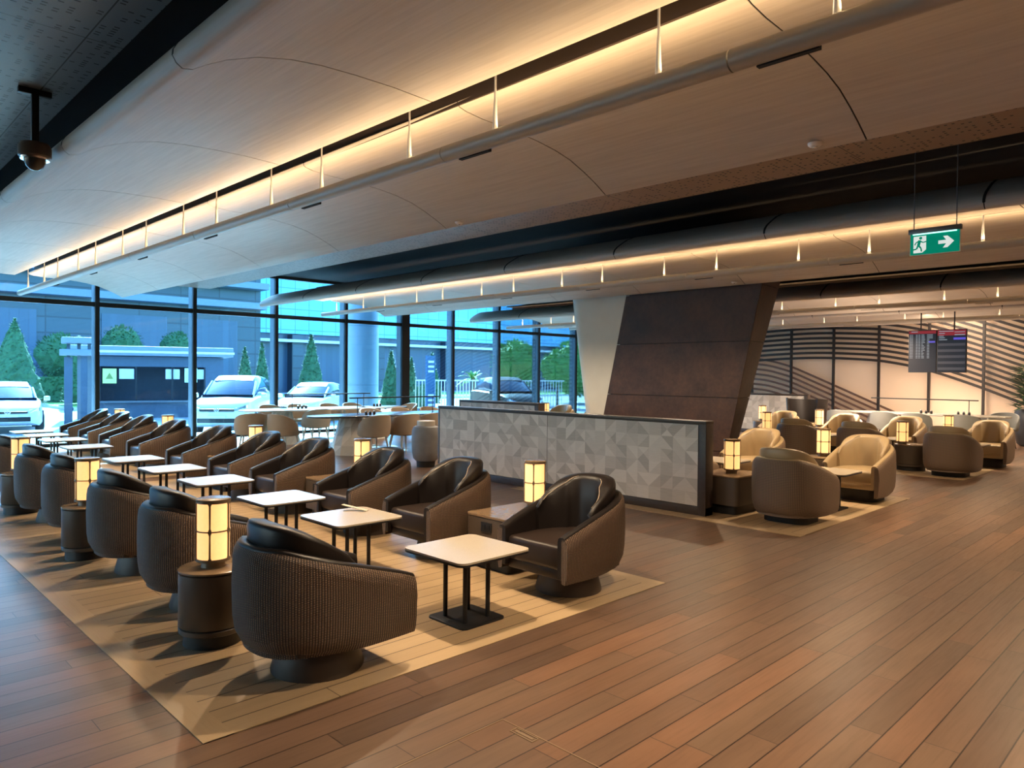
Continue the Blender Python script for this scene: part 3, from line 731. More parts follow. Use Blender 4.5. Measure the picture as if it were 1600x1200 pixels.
# flight screens
t = thing('flight_screen', 'pair of hanging flight information screens with red header and blue rows', 'screen', (19.0, 5.10, 1.68))
for k in range(2):
    s = -1 if k else 1
    c0 = s*.305
    sc = obj('display', MB().box(-.02, .05, c0-.30, c0+.30, 0, 1.0), M['black'], t, bevel=.004)
    obj('screen_face', MB().box(-.024, -.021, c0-.29, c0+.29, .012, .99), M['screen'], sc)
    h = MB(); h.box(-.027, -.024, c0-.29, c0+.29, .915, .985) if not k else h.box(-.027, -.024, c0-.29, c0+.29, .86, .985)
    obj('header_band', h, emis('header_red', (.35, .02, .04), .4), sc)
    rows = MB(); rr = random.Random(k+5)
    if not k:
        rows.box(-.030, -.027, c0+.10, c0+.24, .955, .972)
        for i in range(16):
            z = .88-i*.036
            for (y0, w_) in ((.27, .03), (.23, .025), (.14, .04), (.085, .04), (.02, .03+.05*rr.random()), (-.10, .12 if i < 3 else .05)):
                rows.box(-.030, -.027, c0+y0-w_, c0+y0, z, z+.014)
    else:
        for z, w_ in ((.95, .30), (.90, .12), (.84, .10), (.80, .12), (.755, .17)): rows.box(-.030, -.027, c0+.26-w_, c0+.26, z, z+.017)
        rows.box(-.030, -.027, c0-.27, c0-.06, .93, .945).box(-.030, -.027, c0-.27, c0-.06, .865, .885)
    obj('text_rows', rows, emis('row_text', (.45, .55, .65), .35), sc)
    bb = MB()
    if k: bb.box(-.029, -.026, c0-.285, c0-.04, .76, .81)
    else: bb.box(-.029, -.026, c0-.27, c0-.13, .70, .74)
    obj('status_block', bb, emis('row_blue', (.12, .10, .75), .5), sc)
    if k:
        st = MB()
        for i in range(5): st.box(-.026, -.024, c0-.28, c0+.28, .06+i*.14, .12+i*.14)
        obj('row_band', st, emis('row_slate', (.05, .06, .085), .45), sc)
for y in (-.35, .35): obj('hanging_rod', MB().tube((.02, y, .99), (.02, y, 2.25), .015, .015, 8), M['black'], t)
# lattice wall
t = thing('lattice_screen', 'dark lattice of vertical posts and sweeping curved slats before the glowing peach wall', 'lattice', (24.0, 0, 0))
PY = [-3.15, -1.75, -.35, 1.05, 2.45, 3.85, 5.25, 6.65, 8.06, 9.45, 10.86, 12.27, 13.7, 15.1]
for y in PY: obj('post', MB().box(-.03, .06, y-.032, y+.032, 0, 3.9), M['slat'], t)
low = [(13.6, 1.98), (12.3, 2.10), (11.41, 2.15), (10.34, 2.19), (9.46, 2.18), (8.06, 2.09), (7.2, 1.93), (6.67, 1.79), (6.16, 1.62), (5.24, 1.27), (4.43, .92), (3.6, .60), (2.9, .35)]
def slat(pts, hh_, mat, nm='slat', x=.0):
    pts = [p for p in pts if .02 < p[1] < 3.85]
    if len(pts) < 2: return
    obj(nm, MB().loft([[(x-.015, y, z-hh_), (x-.015, y, z+hh_), (x+.02, y, z+hh_), (x+.02, y, z-hh_)] for y, z in pts]), mat, t)
def interp(tab, n=60):
    out = []
    for i in range(n+1):
        y = tab[0][0]+(tab[-1][0]-tab[0][0])*i/n
        for (a, za), (b_, zb) in zip(tab[:-1], tab[1:]):
            if b_ <= y <= a: k = (a-y)/(a-b_); out.append((y, za+(zb-za)*k)); break
    # smooth
    for _ in range(4): out = [out[0]]+[(out[i][0], (out[i-1][1]+2*out[i][1]+out[i+1][1])/4) for i in range(1, len(out)-1)]+[out[-1]]
    return out
lowi = interp(low)
for k in range(24): slat([(y, z+k*.162*(1+.012*max(0, 9-y))) for y, z in lowi], .040, M['slat'])
dg = interp([(14.0, 2.25), (12.6, 2.22), (11.68, 2.14), (10.86, 1.92), (9.44, 1.31), (8.04, .70), (7.69, .55), (6.6, .10)])
for k in range(12): slat([(y, z-.02-k*.175) for y, z in dg], .036, M['slat2'], 'lower_slat', .03)
for nm, x, z, rx, e in (('wall_washer', 23.75, .05, PI*.80, 38), ('wall_washer', 23.6, 3.85, PI*.25, 260)):
    l = lamp(nm, 'AREA', (x, 6.0, z), e*2.2, (1, .76, .56), (0, 0, 0), shape='RECTANGLE', size=.08, size_y=17)
    d = Vector((24.3-x, 0, (2.2-z) if z < 1 else (1.3-z)))
    l.rotation_euler = d.to_track_quat('-Z', 'Y').to_euler()
# ================================================================== DINING
def dining_chair_make(label, mat, leg, group):
    t = thing('dining_chair', label, 'chair', (0, 0, 0), 0, group)
    # wrapped oval back, opening to +x
    rings = []
    n = 26
    for i in range(n+1):
        a = math.radians(62)+math.radians(236)*i/n
        u = abs(i-n/2)/(n/2)
        rx, ry = .27, .285
        zt = .46+.34*max(0, 1-u**2.3)**.62; zb = .43+.0*u
        flare = .055
        ox = lambda z: 1+flare*(z-.43)/.35
        c_, s2 = math.cos(a), math.sin(a)
        P = lambda r_, z: ((rx+r_)*c_*ox(z), (ry+r_)*s2*ox(z), z)
        zm = (zt+zb)/2
        rings.append([P(-.02, zb-.03), P(.004, zb-.02), P(.018, zm), P(.004, zt-.005), P(-.010, zt), P(-.026, zt-.006), P(-.03, zm)])
    obj('backrest', MB().loft(rings), M[mat], t, smooth=True, auto=60)
    obj('seat', MB().lathe([(.16, .385), (.245, .40), (.262, .43), (.255, .455), (.22, .468), (.0, .47)], 28), M[mat], t, smooth=True)
    for sx, sy in ((1, 1), (1, -1), (-1, 1), (-1, -1)):
        obj('leg', MB().tube((sx*.15, sy*.15, .41), (sx*.215, sy*.21, 0), .018, .010, 10), M[leg], t, smooth=True)
    return t
DC = {}
def dchair(x, y, rz, label, kind='greige'):
    g = {'greige': 'tub dining chairs by the window', 'blue': 'blue grey dining chairs by the lattice'}[kind]
    mat, leg = {'greige': ('greige', 'palewood'), 'blue': ('bluegrey', 'frame')}[kind]
    if kind not in DC:
        DC[kind] = o = dining_chair_make(label, mat, leg, g); o.location = (x, y, 0); o.rotation_euler = (0, 0, rz); return o
    return dup(DC[kind], (x, y, 0), rz, label, g)
F_ = PI/2      # facing +Y
for x, y, r, l in [(7.46, 11.15, F_, 'greige tub dining chair back to camera, left of three, above a lantern'),
                   (8.13, 11.15, F_, 'greige tub dining chair back to camera, middle of the three by the partition'),
                   (8.80, 11.2, F_-.1, 'greige tub dining chair back to camera, half hidden by the partition end'),
                   (5.95, 12.9, F_-.3, 'pale tub dining chair farthest left, back to camera'),
                   (6.32, 12.35, .2, 'tub dining chair in side view facing right, left of the dark oval table'),
                   (7.75, 13.75, F_, 'greige dining chair back seen over the left end of the dark oval table'),
                   (8.68, 13.0, -F_, 'dining chair on the far side of the dark oval table, left of the two'),
                   (9.42, 12.95, -F_, 'dining chair on the far side of the dark oval table, right of the two'),
                   (10.2, 12.9, -F_, 'dining chair at the far right of the dark oval table, by the partition'),
                   (7.75, 15.75, -F_, 'dining chair behind the pale oval table, farthest left'),
                   (8.45, 15.75, -F_, 'dining chair behind the pale oval table, second from the left'),
                   (9.3, 15.75, -F_, 'dining chair behind the pale oval table, third from the left'),
                   (9.95, 15.75, -F_, 'dining chair behind the pale oval table, right in front of the round outside column'),
                   (10.9, 14.9, PI, 'dining chair at the right end of the pale oval table')]:
    dchair(x, y, r, l)
for x, y, r, l in [(17.3, 6.62, 0, 'blue grey dining chair at the left end of the far table'), (17.3, 5.66, 0, 'blue grey dining chair left of the middle of the far table'),
                   (17.25, 5.0, 0, 'brownish dining chair just behind the tan chair, at the far table'), (17.3, 4.12, 0, 'blue grey dining chair right of the far lantern'),
                   (18.9, 3.75, PI, 'cream dining chair at the right end of the far table')]:
    dchair(x, y, r, l, 'blue')
def oval(a, b_, n=48, ex=2.6):
    return [(a*math.copysign(abs(math.cos(2*PI*i/n))**(2/ex), math.cos(2*PI*i/n)), b_*math.copysign(abs(math.sin(2*PI*i/n))**(2/ex), math.sin(2*PI*i/n))) for i in range(n)]
def dtable(x, y, rz, a, b_, top, label, bar, cols=(1,)):
    t = thing('dining_table', label, 'table', (x, y, 0), rz, 'oval communal tables')
    obj('tabletop', MB().prism(oval(a, b_), .715, .745), M[top], t, bevel=.008)
    for s in (-1, 1):
        r0, r1 = .20, .40
        mb = MB(); rr = random.Random(11+s)
        for i in range(12):
            a0, a1 = 2*PI*i/12, 2*PI*(i+1)/12
            for j in range(4):
                z0, z1 = j*.1785, (j+1)*.1785
                ra = r1+(r0-r1)*j/4; rb = r1+(r0-r1)*(j+1)/4
                P = [(s*a*.55+ra*math.cos(a0), ra*math.sin(a0), z0), (s*a*.55+ra*math.cos(a1), ra*math.sin(a1), z0), (s*a*.55+rb*math.cos(a1), rb*math.sin(a1), z1), (s*a*.55+rb*math.cos(a0), rb*math.sin(a0), z1)]
                c1 = rr.choice([(.5, .48, .44), (.38, .36, .33), (.62, .6, .56)]); c2 = rr.choice([(.5, .48, .44), (.38, .36, .33), (.62, .6, .56)])
                mb.add([P[0], P[1], P[2]], [(0, 1, 2)], col=c1); mb.add([P[0], P[2], P[3]], [(0, 1, 2)], col=c2)
        obj('pedestal', mb, M['tile'], t)
    u = thing('linear_table_lamp', bar, 'lamp', (x, y, .745), rz, 'black bar lamps on the communal tables')
    obj('bar', MB().box(-1.1, 1.1, -.02, .02, .31, .335), M['black'], u, bevel=.004)
    for s in (-.92, .92): obj('post', MB().tube((s, 0, 0), (s, 0, .31), .008, .008, 8), M['black'], u)
    obj('foot', MB().lathe([(.04, 0), (.04, .006)], 16, -.92).lathe([(.04, 0), (.04, .006)], 16, .92), M['black'], u)
dtable(8.6, 12.05, 0, 1.95, .52, 'dtopdark', 'dark oval communal table behind the nearest tub dining chairs', 'black bar lamp on the dark oval table, the lower of two')
dtable(8.65, 14.75, 0, 2.1, .55, 'dtop', 'pale oval communal table nearest the window', 'black bar lamp on the pale oval table by the window, the higher of two')
dtable(18.15, 5.15, PI/2, 1.7, .5, 'dtop', 'long communal table in front of the peach wall', 'dark bar lamp on the table before the peach wall')
JAR = None
def jar(x, y, label, r=.025, h=.07):
    global JAR
    if JAR is None:
        JAR = t = thing('condiment_jar', label, 'jar', (x, y, .746), 0, 'condiment jars on the communal tables')
        obj('body', MB().lathe([(.024, 0), (.026, .01), (.026, .05), (.018, .06)], 14), M['black'], t, smooth=True)
        obj('lid', MB().lathe([(.020, .058), (.020, .072), (.014, .076)], 14), M['chrome'], t, smooth=True)
        return t
    return dup(JAR, (x, y, .746), 0, label, 'condiment jars on the communal tables')
for bx, by, where in ((7.75, 11.85, 'middle of the dark oval table'), (9.9, 11.95, 'right end of the dark oval table by the partition'), (7.85, 14.7, 'left part of the pale oval table'), (9.9, 14.8, 'right part of the pale oval table'), (18.1, 4.95, 'middle of the table by the peach wall'), (18.05, 4.2, 'right part of the table by the peach wall')):
    for k, pos in enumerate(('first', 'second', 'third')):
        jar(bx+.11*k*(1 if bx < 15 else .2), by+(.11*k if bx > 15 else .03*k), 'tiny dark jar, %s at the %s' % (pos, where))
# wing chairs by the far screen
t = thing('wing_chair', 'dark high winged chair in front of the far grey screen wall', 'armchair', (17.75, 7.62, 0), PI)
rings = []
for i in range(21):
    a = math.radians(50)+math.radians(260)*i/20; u = abs(i-10)/10; zt = .98+.05*u**2
    c_, s2 = math.cos(a), math.sin(a)
    rings.append([(.36*c_, .42*s2, .2), (.40*c_, .46*s2, .5), (.44*c_, .50*s2, zt), (.41*c_, .47*s2, zt+.005), (.35*c_, .41*s2, .5), (.32*c_, .38*s2, .2)])
obj('wing_back', MB().loft(rings), M['leather'], t, smooth=True)
obj('seat', MB().box(-.28, .36, -.33, .33, .22, .43), M['tan'], t, bevel=.03)
obj('base', MB().lathe([(.24, 0), (.2, .2)], 24), M['base'], t, smooth=True)
# grey barrel planter left of the partition
t = thing('barrel_planter', 'grey ribbed barrel stand with a pale collar beside the left end of the partition', 'planter', (7.45, 9.6, 0))
obj('body', MB().lathe([(.17, .10), (.21, .14), (.235, .25), (.24, .45), (.235, .60), (.21, .66), (.17, .68)], 32), M['pot'], t, smooth=True)
obj('collar', MB().lathe([(.15, .67), (.15, .76), (.14, .765)], 32), M['cream'], t, smooth=True)
obj('foot', MB().lathe([(.15, 0), (.16, .10)], 32), M['drumbase'], t, smooth=True)
# right planter with plant
def leaves(mb, n, spread, z0, z1, size, rr, droop=.3):
    for _ in range(n):
        a = rr.random()*2*PI; z = z0+(z1-z0)*rr.random(); r = spread*(.3+.7*rr.random())
        c = Vector((r*math.cos(a)*.8, r*math.sin(a)*.8, z)); d = Vector((math.cos(a), math.sin(a), rr.uniform(-droop, .7))).normalized()
        s_ = d.cross(Vector((0, 0, 1))).normalized()*size*.22; L = size*(.6+.8*rr.random()); upv = s_.cross(d).normalized()*size*.06
        mb.add([c-d*L*.3, c+s_+upv, c+d*L, c-s_+upv], [(0, 1, 2), (0, 2, 3)])
t = thing('potted_plant', 'leafy green plant in a tall dark pot at the right edge', 'plant', (20.2, 3.45, 0)); t.scale = (1.08, 1.08, 1.06)
obj('pot', MB().lathe([(.20, 0), (.26, .05), (.32, .30), (.34, .60), (.30, .78), (.26, .80)], 32), M['darkpot'], t, smooth=True)
obj('soil', MB().lathe([(.26, .74), (.0, .77)], 24), M['trunk'], t)
mb = MB(); rr = random.Random(4); leaves(mb, 260, .42, .8, 1.75, .20, rr); obj('foliage', mb, M['leaf3'], t)
mb = MB()
for k in range(5): mb.tube((.06*math.cos(k), .06*math.sin(k), .75), (.2*math.cos(k*1.3), .2*math.sin(k*1.3), 1.4), .012, .006, 6)
obj('stem', mb, M['trunk'], t)
t = thing('dark_bin', 'small dark block beside the tall pot at the right edge', 'bin', (20.0, 4.35, 0))
obj('body', MB().box(-.14, .14, -.14, .14, 0, .62), M['darkpot'], t, bevel=.02); obj('lid', MB().box(-.145, .145, -.145, .145, .62, .65), M['black'], t, bevel=.01)
# floor hatch
t = thing('floor_hatch', 'flush floor hatch outlined in thin brass with a recessed pull, at the bottom edge', 'hatch', (0, 0, 0))
BR = plain('brass_trim', (.30, .22, .14), .4, .5)
x0, x1, y0, y1 = 1.35, 2.246, 1.52, 2.322
b = MB().box(x0, x1, y1-.006, y1, .0003, .0022).box(x1-.006, x1, y0, y1-.006, .0003, .0022).box(x0, x1-.006, y0, y0+.006, .0003, .0022).box(x0, x0+.006, y0+.006, y1-.006, .0003, .0022)
obj('frame', b, BR, t)
b = MB().box(x1-.055, x1-.012, 2.085, 2.09, .0003, .003).box(x1-.055, x1-.012, 2.215, 2.22, .0003, .003).box(x1-.055, x1-.050, 2.09, 2.215, .0003, .003).box(x1-.017, x1-.012, 2.09, 2.215, .0003, .003).box(x1-.040, x1-.027, 2.10, 2.205, .0003, .0025)
obj('pull', b, BR, t)
# ================================================================== OUTSIDE
GZ = -.3
b = MB().box(-60, 140, YW+.3, 120, GZ-.2, GZ); tag(obj('road', b, M['concrete']), 'pale sunlit road and forecourt outside the window', 'ground', kind='structure')
b = MB().box(-30, 40, YW+.16, YW+2.2, GZ, -.03); tag(obj('pavement', b, M['paving']), 'pale kerbside pavement outside the window', 'ground', kind='structure')
def lawn(x0, x1, y0, y1, l):
    t = thing('planting_bed', l, 'planting bed', ((x0+x1)/2, (y0+y1)/2, GZ))
    w, d = (x1-x0)/2, (y1-y0)/2
    obj('kerb', MB().box(-w, w, -d, -d+.2, 0, .14).box(-w, w, d-.2, d, 0, .14).box(-w, -w+.2, -d, d, 0, .14).box(w-.2, w, -d, d, 0, .14), M['paving'], t)
    obj('lawn', MB().box(-w+.2, w-.2, -d+.2, d-.2, 0, .16), M['grass'], t)
lawn(8.8, 20.5, 38, 44, 'grassy bed behind the left cars'); lawn(24, 56, 42, 52, 'grassy bed with clipped cones in the middle and right')
def cone(x, y, h, r, label, z=GZ+.1, mat='leaf', kindn='conical_shrub'):
    if y > 40: z = GZ+.17
    t = thing(kindn, label, 'shrub', (x, y, z), 0, 'clipped cone shrubs outside')
    rr = random.Random(int(x*100)); mb = MB(); n, m = 22, 16; vv = []
    for j in range(m+1):
        v = j/m; rad = r*((1-v)**.85)*(1 if v > .08 else .75)
        for i in range(n):
            a = 2*PI*i/n; k = rad*(1+rr.uniform(-.12, .12)); vv.append((k*math.cos(a), k*math.sin(a), .1+h*v+rr.uniform(-.03, .03)))
    fs = [(j*n+i, j*n+(i+1) % n, (j+1)*n+(i+1) % n, (j+1)*n+i) for j in range(m) for i in range(n)]
    mb.add(vv, fs); 
    for _ in range(800):
        v = rr.random()**1.4; a = rr.random()*2*PI; rad = r*((1-v)**.85)
        c = Vector((rad*math.cos(a), rad*math.sin(a), .1+h*v)); d = Vector((math.cos(a), math.sin(a), rr.uniform(-.2, .8)))*.11; s_ = Vector((-math.sin(a), math.cos(a), 0))*.05
        mb.add([c-s_, c+s_, c+d], [(0, 1, 2)])
    obj('foliage', mb, M[mat], t); obj('trunk', MB().tube((0, 0, 0), (0, 0, .4), .06, .05, 8), M['trunk'], t)

for x, y, h, r, l in [(6.97, 39.4, 4.0, 1.25, 'large cone clipped shrub at the left edge outside'), (9.95, 40.9, 3.3, .8, 'cone shrub behind the grey booth post'),
                      (15.8, 35.0, 2.9, .55, 'narrow cone shrub above the van, left of two'), (17.3, 36.3, 3.2, .5, 'narrow cone shrub above the van, right of two'),
                      (16.6, 29.9, 3.4, .75, 'tall broad cone shrub behind the second white car'), (19.8, 28.2, 2.7, .55, 'green cone shrub just right of the round outside column'),
                      (22.9, 30.8, 2.5, .45, 'slim cone shrub right behind the thick mullion'), (24.9, 31.6, 2.8, .6, 'cone shrub beside the round clipped ball')]:
    cone(x, y, h, r, l)
def ball(x, y, r, label, mat='leaf', z=GZ+.1, kindn='round_shrub', lift=0, grp='round clipped shrubs and trees outside'):
    t = thing(kindn, label, 'shrub' if not lift else 'tree', (x, y, z), 0, grp)
    rr = random.Random(int(x*77)); mb = MB()
    bm = bmesh.new(); bmesh.ops.create_icosphere(bm, subdivisions=3, radius=r)
    for v in bm.verts: v.co *= 1+rr.uniform(-.12, .12); v.co.z += r*.95+lift
    mb.add([v.co.copy() for v in bm.verts], [[v.index for v in f.verts] for f in bm.faces]); bm.free()
    for _ in range(700):
        d = Vector((rr.gauss(0, 1), rr.gauss(0, 1), rr.gauss(0, 1))).normalized(); c = d*r*rr.uniform(.95, 1.12); c.z += r*.95+lift
        s_ = d.cross(Vector((0, .1, 1))).normalized()*r*.06; mb.add([c-s_, c+s_, c+d*r*.14], [(0, 1, 2)])
    obj('foliage', mb, M[mat], t); obj('trunk', MB().tube((0, 0, 0), (0, 0, lift+.4), .07, .05, 8), M['trunk'], t)
ball(22.2, 28.9, .58, 'round clipped ball shrub beside the slim cones')
ball(31.6, 31.8, 1.4, 'bright green round tree seen right of centre', 'leaf2', lift=1.0, kindn='garden_tree')
ball(30.4, 27.2, .95, 'bright green small tree left of the pale column flank', 'leaf2', lift=1.2, kindn='garden_tree')
ball(36.5, 31.0, 1.7, 'bright green tree hugging the pale column flank', 'leaf2', lift=.6, kindn='garden_tree')
ball(14.3, 49.1, 1.1, 'small dark tree above the booth roof, left', 'leaf', lift=2.3, kindn='garden_tree')
ball(17.6, 49.1, 1.0, 'small dark tree above the booth roof, right', 'leaf', lift=2.3, kindn='garden_tree')
ball(10.6, 47.5, 1.2, 'leafy tree rising over the booth canopy', 'leaf', lift=1.4, kindn='garden_tree')
t = thing('hedge', 'low dark clipped hedge behind the left car', 'hedge', (10.5, 45.2, GZ))
mb = MB(); rr = random.Random(2); mb.box(-4.5, 5, -.5, .5, 0, 1.5)
for _ in range(900):
    x = rr.uniform(-4.5, 5); z = rr.uniform(.1, 1.55); c = Vector((x, -.5, z)); mb.add([c, c+Vector((.1, -.05, .02)), c+Vector((.04, -.12, .1))], [(0, 1, 2)])
obj('foliage', mb, M['leaf'], t)
# palm
t = thing('palm', 'small palm with spreading fronds in front of the cyan facade', 'palm', (25.2, 28.5, GZ), 0)
obj('trunk', MB().tube((0, 0, 0), (0, 0, 1.6), .16, .12, 10), M['trunk'], t)
mb = MB(); rr = random.Random(8)
for k in range(26):
    a = rr.random()*2*PI; e = rr.uniform(.1, 1.3); L = rr.uniform(.9, 1.3); p = Vector((0, 0, 1.6)); dz = math.sin(e); dr = math.cos(e); prev = p
    for j in range(1, 6):
        q = Vector((math.cos(a)*dr*L*j/5, math.sin(a)*dr*L*j/5, 1.6+dz*L*j/5-.5*(j/5)**2*L)); sd = Vector((-math.sin(a), math.cos(a), 0))*.10*(1-abs(j/5-.4))
        mb.add([prev-sd, prev+sd, q+sd*.8, q-sd*.8], [(0, 1, 2, 3)]); prev = q
obj('frond', mb, M['leaf2'], t)
# buildings
t = thing('terminal_facade', 'long facade with cyan curtain wall above dark blue louvres, beyond the road', 'building', (80, 62, GZ))
obj('louvre_wall', MB().box(-52, 50, 0, 6, 0, 5.4), M['fac_dark'], t); obj('curtain_wall', MB().box(-52, 50, -.6, 6, 5.4, 12), M['fac_cyan'], t)
obj('canopy_edge', MB().box(-52, 50, -1.4, 0, 4.6, 4.85), M['white'], t)
for x in range(-48, 50, 9): obj('pillar', MB().box(x, x+1.1, -.9, 0, 0, 5.3), M['fac_grey'], t)
t = thing('service_building', 'hazy blue grey service building with ledges behind the booth', 'building', (0, 58, GZ))
obj('wall', MB().box(-40, 27.5, 0, 6, 0, 12), M['fac_grey'], t)
for z in (7.0, 8.6, 10.4): obj('ledge', MB().box(-40, 27.5, -1.2-.4*(z > 8), 0, z, z+.5), M['boothroof'], t)
for x, w_ in ((9, 2.5), (15.5, 4.5), (22, 3.5)): obj('opening', MB().box(x, x+w_, -.08, .02, 1.0, 6.0), M['fac_dark'], t)
t = thing('round_column', 'thick round grey column standing just outside the glass', 'column', (11.72, 18.25, GZ))
obj('shaft', MB().lathe([(.53, 0), (.53, 6.5)], 48), plain('blue_grey_render', (.36, .42, .48), .5, var=.02), t, smooth=True)
for z in (1.5, 3.2): obj('joint', MB().lathe([(.533, z), (.533, z+.012)], 48), M['boothroof'], t)
# booth
t = thing('booth', 'small blue grey booth with flat overhanging roof behind the glass', 'kiosk', (10.3, 31.4, GZ), math.radians(-17)); t.scale = (.86, .86, .88)
obj('wall', MB().box(-2.9, -2.2, -1.2, 1.4, 0, 2.75).box(2.2, 3.0, -1.2, 1.4, 0, 2.75).box(-2.2, 2.2, 1.3, 1.4, 0, 2.75).box(-2.2, 2.2, -1.2, -1.1, 0, .75).box(-2.2, 2.2, -1.2, -1.1, 2.3, 2.75), M['booth'], t)
obj('roof', MB().box(-3.3, 3.4, -1.7, 1.8, 2.78, 3.2), M['boothroof'], t, bevel=.03)
obj('roof_edge', MB().box(-3.34, 3.44, -1.74, -1.70, 2.9, 3.0), M['white'], t)
for x in (-2.2, -.75, .75, 2.14): obj('window_post', MB().box(x, x+.07, -1.2, -1.12, .75, 2.3), M['mullion'], t)
obj('sill', MB().box(-2.4, 2.4, -1.4, -1.1, .70, .78), M['alu'], t)
for x, z, c in ((-2.05, 1.55, (.72, .80, .25)), (1.3, 1.6, (.75, .85, .60))):
    obj('notice', MB().box(x, x+.55, -1.215, -1.205, z, z+.65), plain('notice', c, .6), t)
obj('notice_triangle', MB().add([(-1.93, -1.218, 1.75), (-1.63, -1.218, 1.75), (-1.78, -1.218, 2.02)], [(0, 1, 2)]), plain('notice_dark', (.25, .30, .08), .6), t)
for x in (-1.4, .5, 1.6): obj('blind', MB().box(x, x+.6, -1.12, -1.115, 1.75, 2.2), M['white'], t)
t = thing('gate_post_canopy', 'grey canopy box on slim posts left of the booth', 'kiosk', (6.65, 27.4, GZ), math.radians(-12))
obj('canopy', MB().box(-.55, .55, -.5, .5, 2.35, 2.55).box(-.5, .5, -.45, .45, 2.75, 2.95), M['boothroof'], t, bevel=.02)
for x in (-.3, 0, .3): obj('post', MB().box(x-.05, x+.05, -.05, .05, 0, 2.8), M['alu'], t)
obj('panel', MB().box(-.42, -.18, -.1, .1, 0, 2.3), M['booth'], t)
t = thing('totem_sign', 'dark blue upright totem board beside the ball shrub', 'sign', (18.75, 23.9, GZ))
obj('board', MB().box(-.22, .22, -.05, .05, .2, 2.6), plain('totem_blue', (.05, .12, .22), .4), t); obj('foot', MB().box(-.3, .3, -.12, .12, 0, .2), M['alu'], t)
mb = MB(); [mb.box(-.15, .15, -.056, -.05, z, z+.09) for z in (2.3, 2.1, 1.9, .9, .7, .5)]; obj('panel_band', mb, M['white'], t)
t = thing('fence', 'pale fence of upright bars in front of the bright trees', 'fence', (24.5, 26.2, GZ), math.radians(-20))
obj('rail', MB().box(-4, 4, -.02, .02, 1.5, 1.56).box(-4, 4, -.02, .02, .2, .26), M['white'], t)
mb = MB(); [mb.box(-4+.16*i, -4+.16*i+.03, -.015, .015, .2, 1.5) for i in range(50)]; obj('bar', mb, M['white'], t)
t = thing('street_post', 'thin pale post standing before the left shrubs', 'post', (5.2, 35.5, GZ)); obj('shaft', MB().tube((0, 0, 0), (0, 0, 3.2), .05, .04, 10), M['white'], t)
t = thing('street_lamp', 'thin pale post before the broad cone shrub', 'post', (16.6, 26.6, GZ)); obj('shaft', MB().tube((0, 0, 0), (0, 0, 4.2), .05, .04, 10), M['white'], t)
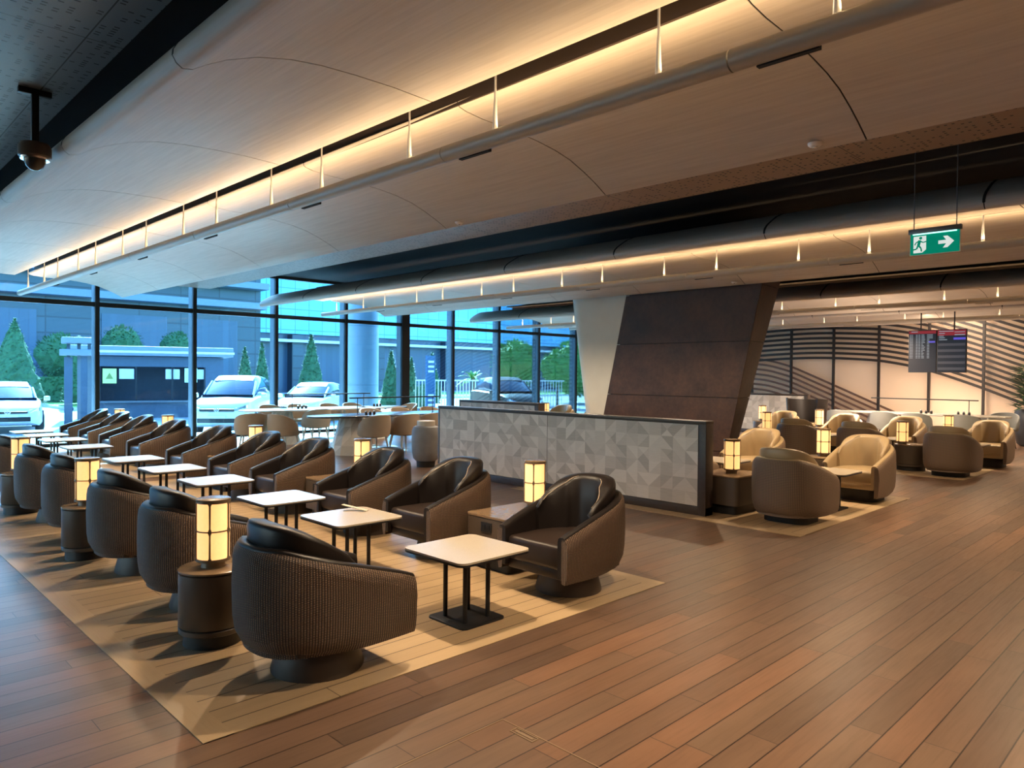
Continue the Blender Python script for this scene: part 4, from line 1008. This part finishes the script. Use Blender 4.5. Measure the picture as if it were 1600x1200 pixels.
# cars
def stat(stn):
    rings = []
    for x, w_, zl, zt, k in stn:
        m = (zl+zt)/2
        rings.append([(x, -w_*.92, zl), (x, -w_, zl+.10), (x, -w_, m), (x, -w_*k, zt-.05), (x, -w_*k*.90, zt), (x, 0, zt+.02), (x, w_*k*.90, zt), (x, w_*k, zt-.05), (x, w_, m), (x, w_, zl+.10), (x, w_*.92, zl)])
    return rings
CAR = []
def car(x, y, rz, label, suv=False, mat='carpaint', badge=True):
    u = .28 if suv else 0
    t = thing('car', label, 'car', (x, y, GZ), rz, 'cars on the forecourt')
    body = [(-2.18, .66, .42, .78+u*.6, .93), (-2.1, .80, .30, .94+u*.7, .93), (-1.4, .88, .22, 1.0+u*.6, .95), (0, .90, .20, .99+u*.5, .95), (.95, .90, .20, .96+u*.5, .95), (1.55, .88, .21, .88+u*.5, .93), (1.98, .82, .24, .78+u*.5, .92), (2.16, .70, .30, .66+u*.4, .92), (2.24, .52, .36, .58+u*.3, .9)]
    obj('body', MB().loft(stat(body)), M[mat], t, smooth=True, auto=35)
    z0 = .94+u*.5; zt = 1.46+u*.9
    cab = [(-1.95 if suv else -1.75, .66, z0, z0+.04, .97), (-1.5 if suv else -1.15, .72, z0, zt-.08, .86), (-.5, .74, z0, zt, .84), (.1, .74, z0, zt-.02, .84), (.42, .74, z0, zt-.14, .88), (1.12, .74, z0-.02, z0+.02, .99)]
    obj('cabin_glass', MB().loft(stat(cab)), M['carglass'], t, smooth=True, auto=35)
    rf = [(x_, w_*k*.97, zt_-.035) for x_, w_, _, zt_, k in cab[1:5]]
    mb = MB().loft([[(x_, -w_, z-.04), (x_, -w_*.9, z+.055), (x_, 0, z+.07), (x_, w_*.9, z+.055), (x_, w_, z-.04)] for x_, w_, z in rf]); obj('roof', mb, M[mat], t, smooth=True)
    for s in (-1, 1):
        obj('windscreen_pillar', MB().tube((.36, s*.655, zt-.16), (1.10, s*.74, z0), .035, .035, 8), M[mat], t, smooth=True)
        obj('mirror', MB().box(.80, .92, s*.93, s*1.10, z0-.02, z0+.12), M[mat], t, bevel=.03)
        for wx in (-1.35, 1.36):
            w = obj('wheel', MB().tube((wx, s*.70, .32), (wx, s*.905, .32), .325, .325, 24), M['tyre'], t, smooth=True)
            rim = MB().tube((wx, s*.90, .32), (wx, s*.912, .32), .06, .05, 10)
            for k in range(7):
                a = 2*PI*k/7; rim.tube((wx, s*.908, .32), (wx+.21*math.cos(a), s*.912, .32+.21*math.sin(a)), .022, .018, 6)
            rim.tube((wx, s*.86, .32), (wx, s*.908, .32), .215, .215, 20); obj('rim', rim, M['rim'], w)
        obj('headlight', MB().loft([[(1.93, s*.80, .66+u*.45), (1.93, s*.80, .76+u*.45), (2.02, s*.76, .76+u*.45), (2.02, s*.76, .66+u*.45)], [(2.17, s*.50, .60+u*.4), (2.15, s*.50, .69+u*.4), (2.22, s*.50, .68+u*.4), (2.25, s*.50, .60+u*.4)]]), M['chrome'], t)
    obj('grille', MB().box(2.18, 2.262, -.48, .48, .60+u*.35, .665+u*.4).box(2.14, 2.256, -.55, .55, .37, .50), M['black'], t, bevel=.015)
    obj('number_plate', MB().box(2.245, 2.275, -.25, .25, .50, .585), M['white'], t)
    if badge:
        zc = .65+u*.4; mb = MB(); n = 20
        rr_ = [[(2.27+dx, (r_)*math.cos(2*PI*i/n), zc+(r_)*math.sin(2*PI*i/n)) for r_, dx in ((.060, 0), (.075, 0), (.075, .012), (.060, .012))] for i in range(n+1)]
        mb.loft(rr_, caps=False)
        for a, b_ in (((-.03, .05), (-.008, .0)), ((-.008, 0), (0, .02)), ((0, .02), (.008, 0)), ((.008, 0), (.03, .05)), ((-.05, .02), (-.022, -.05)), ((-.022, -.05), (0, -.005)), ((0, -.005), (.022, -.05)), ((.022, -.05), (.05, .02))):
            mb.tube((2.276, a[0], zc+a[1]), (2.276, b_[0], zc+b_[1]), .006, .006, 5)
        obj('badge', mb, M['chrome'], t)
car(4.55, 26.9, math.radians(-99), 'white saloon car facing the window at the left edge, round badge on its grille')
car(9.95, 22.6, math.radians(-128), 'white van like car facing the window, behind the second window bay', True)
car(14.0, 24.9, math.radians(-140), 'white saloon car parked diagonally right of the van')
car(21.2, 21.9, math.radians(-110), 'dark car behind the short pale partition, with roof bars', True, mat='drum', badge=False)
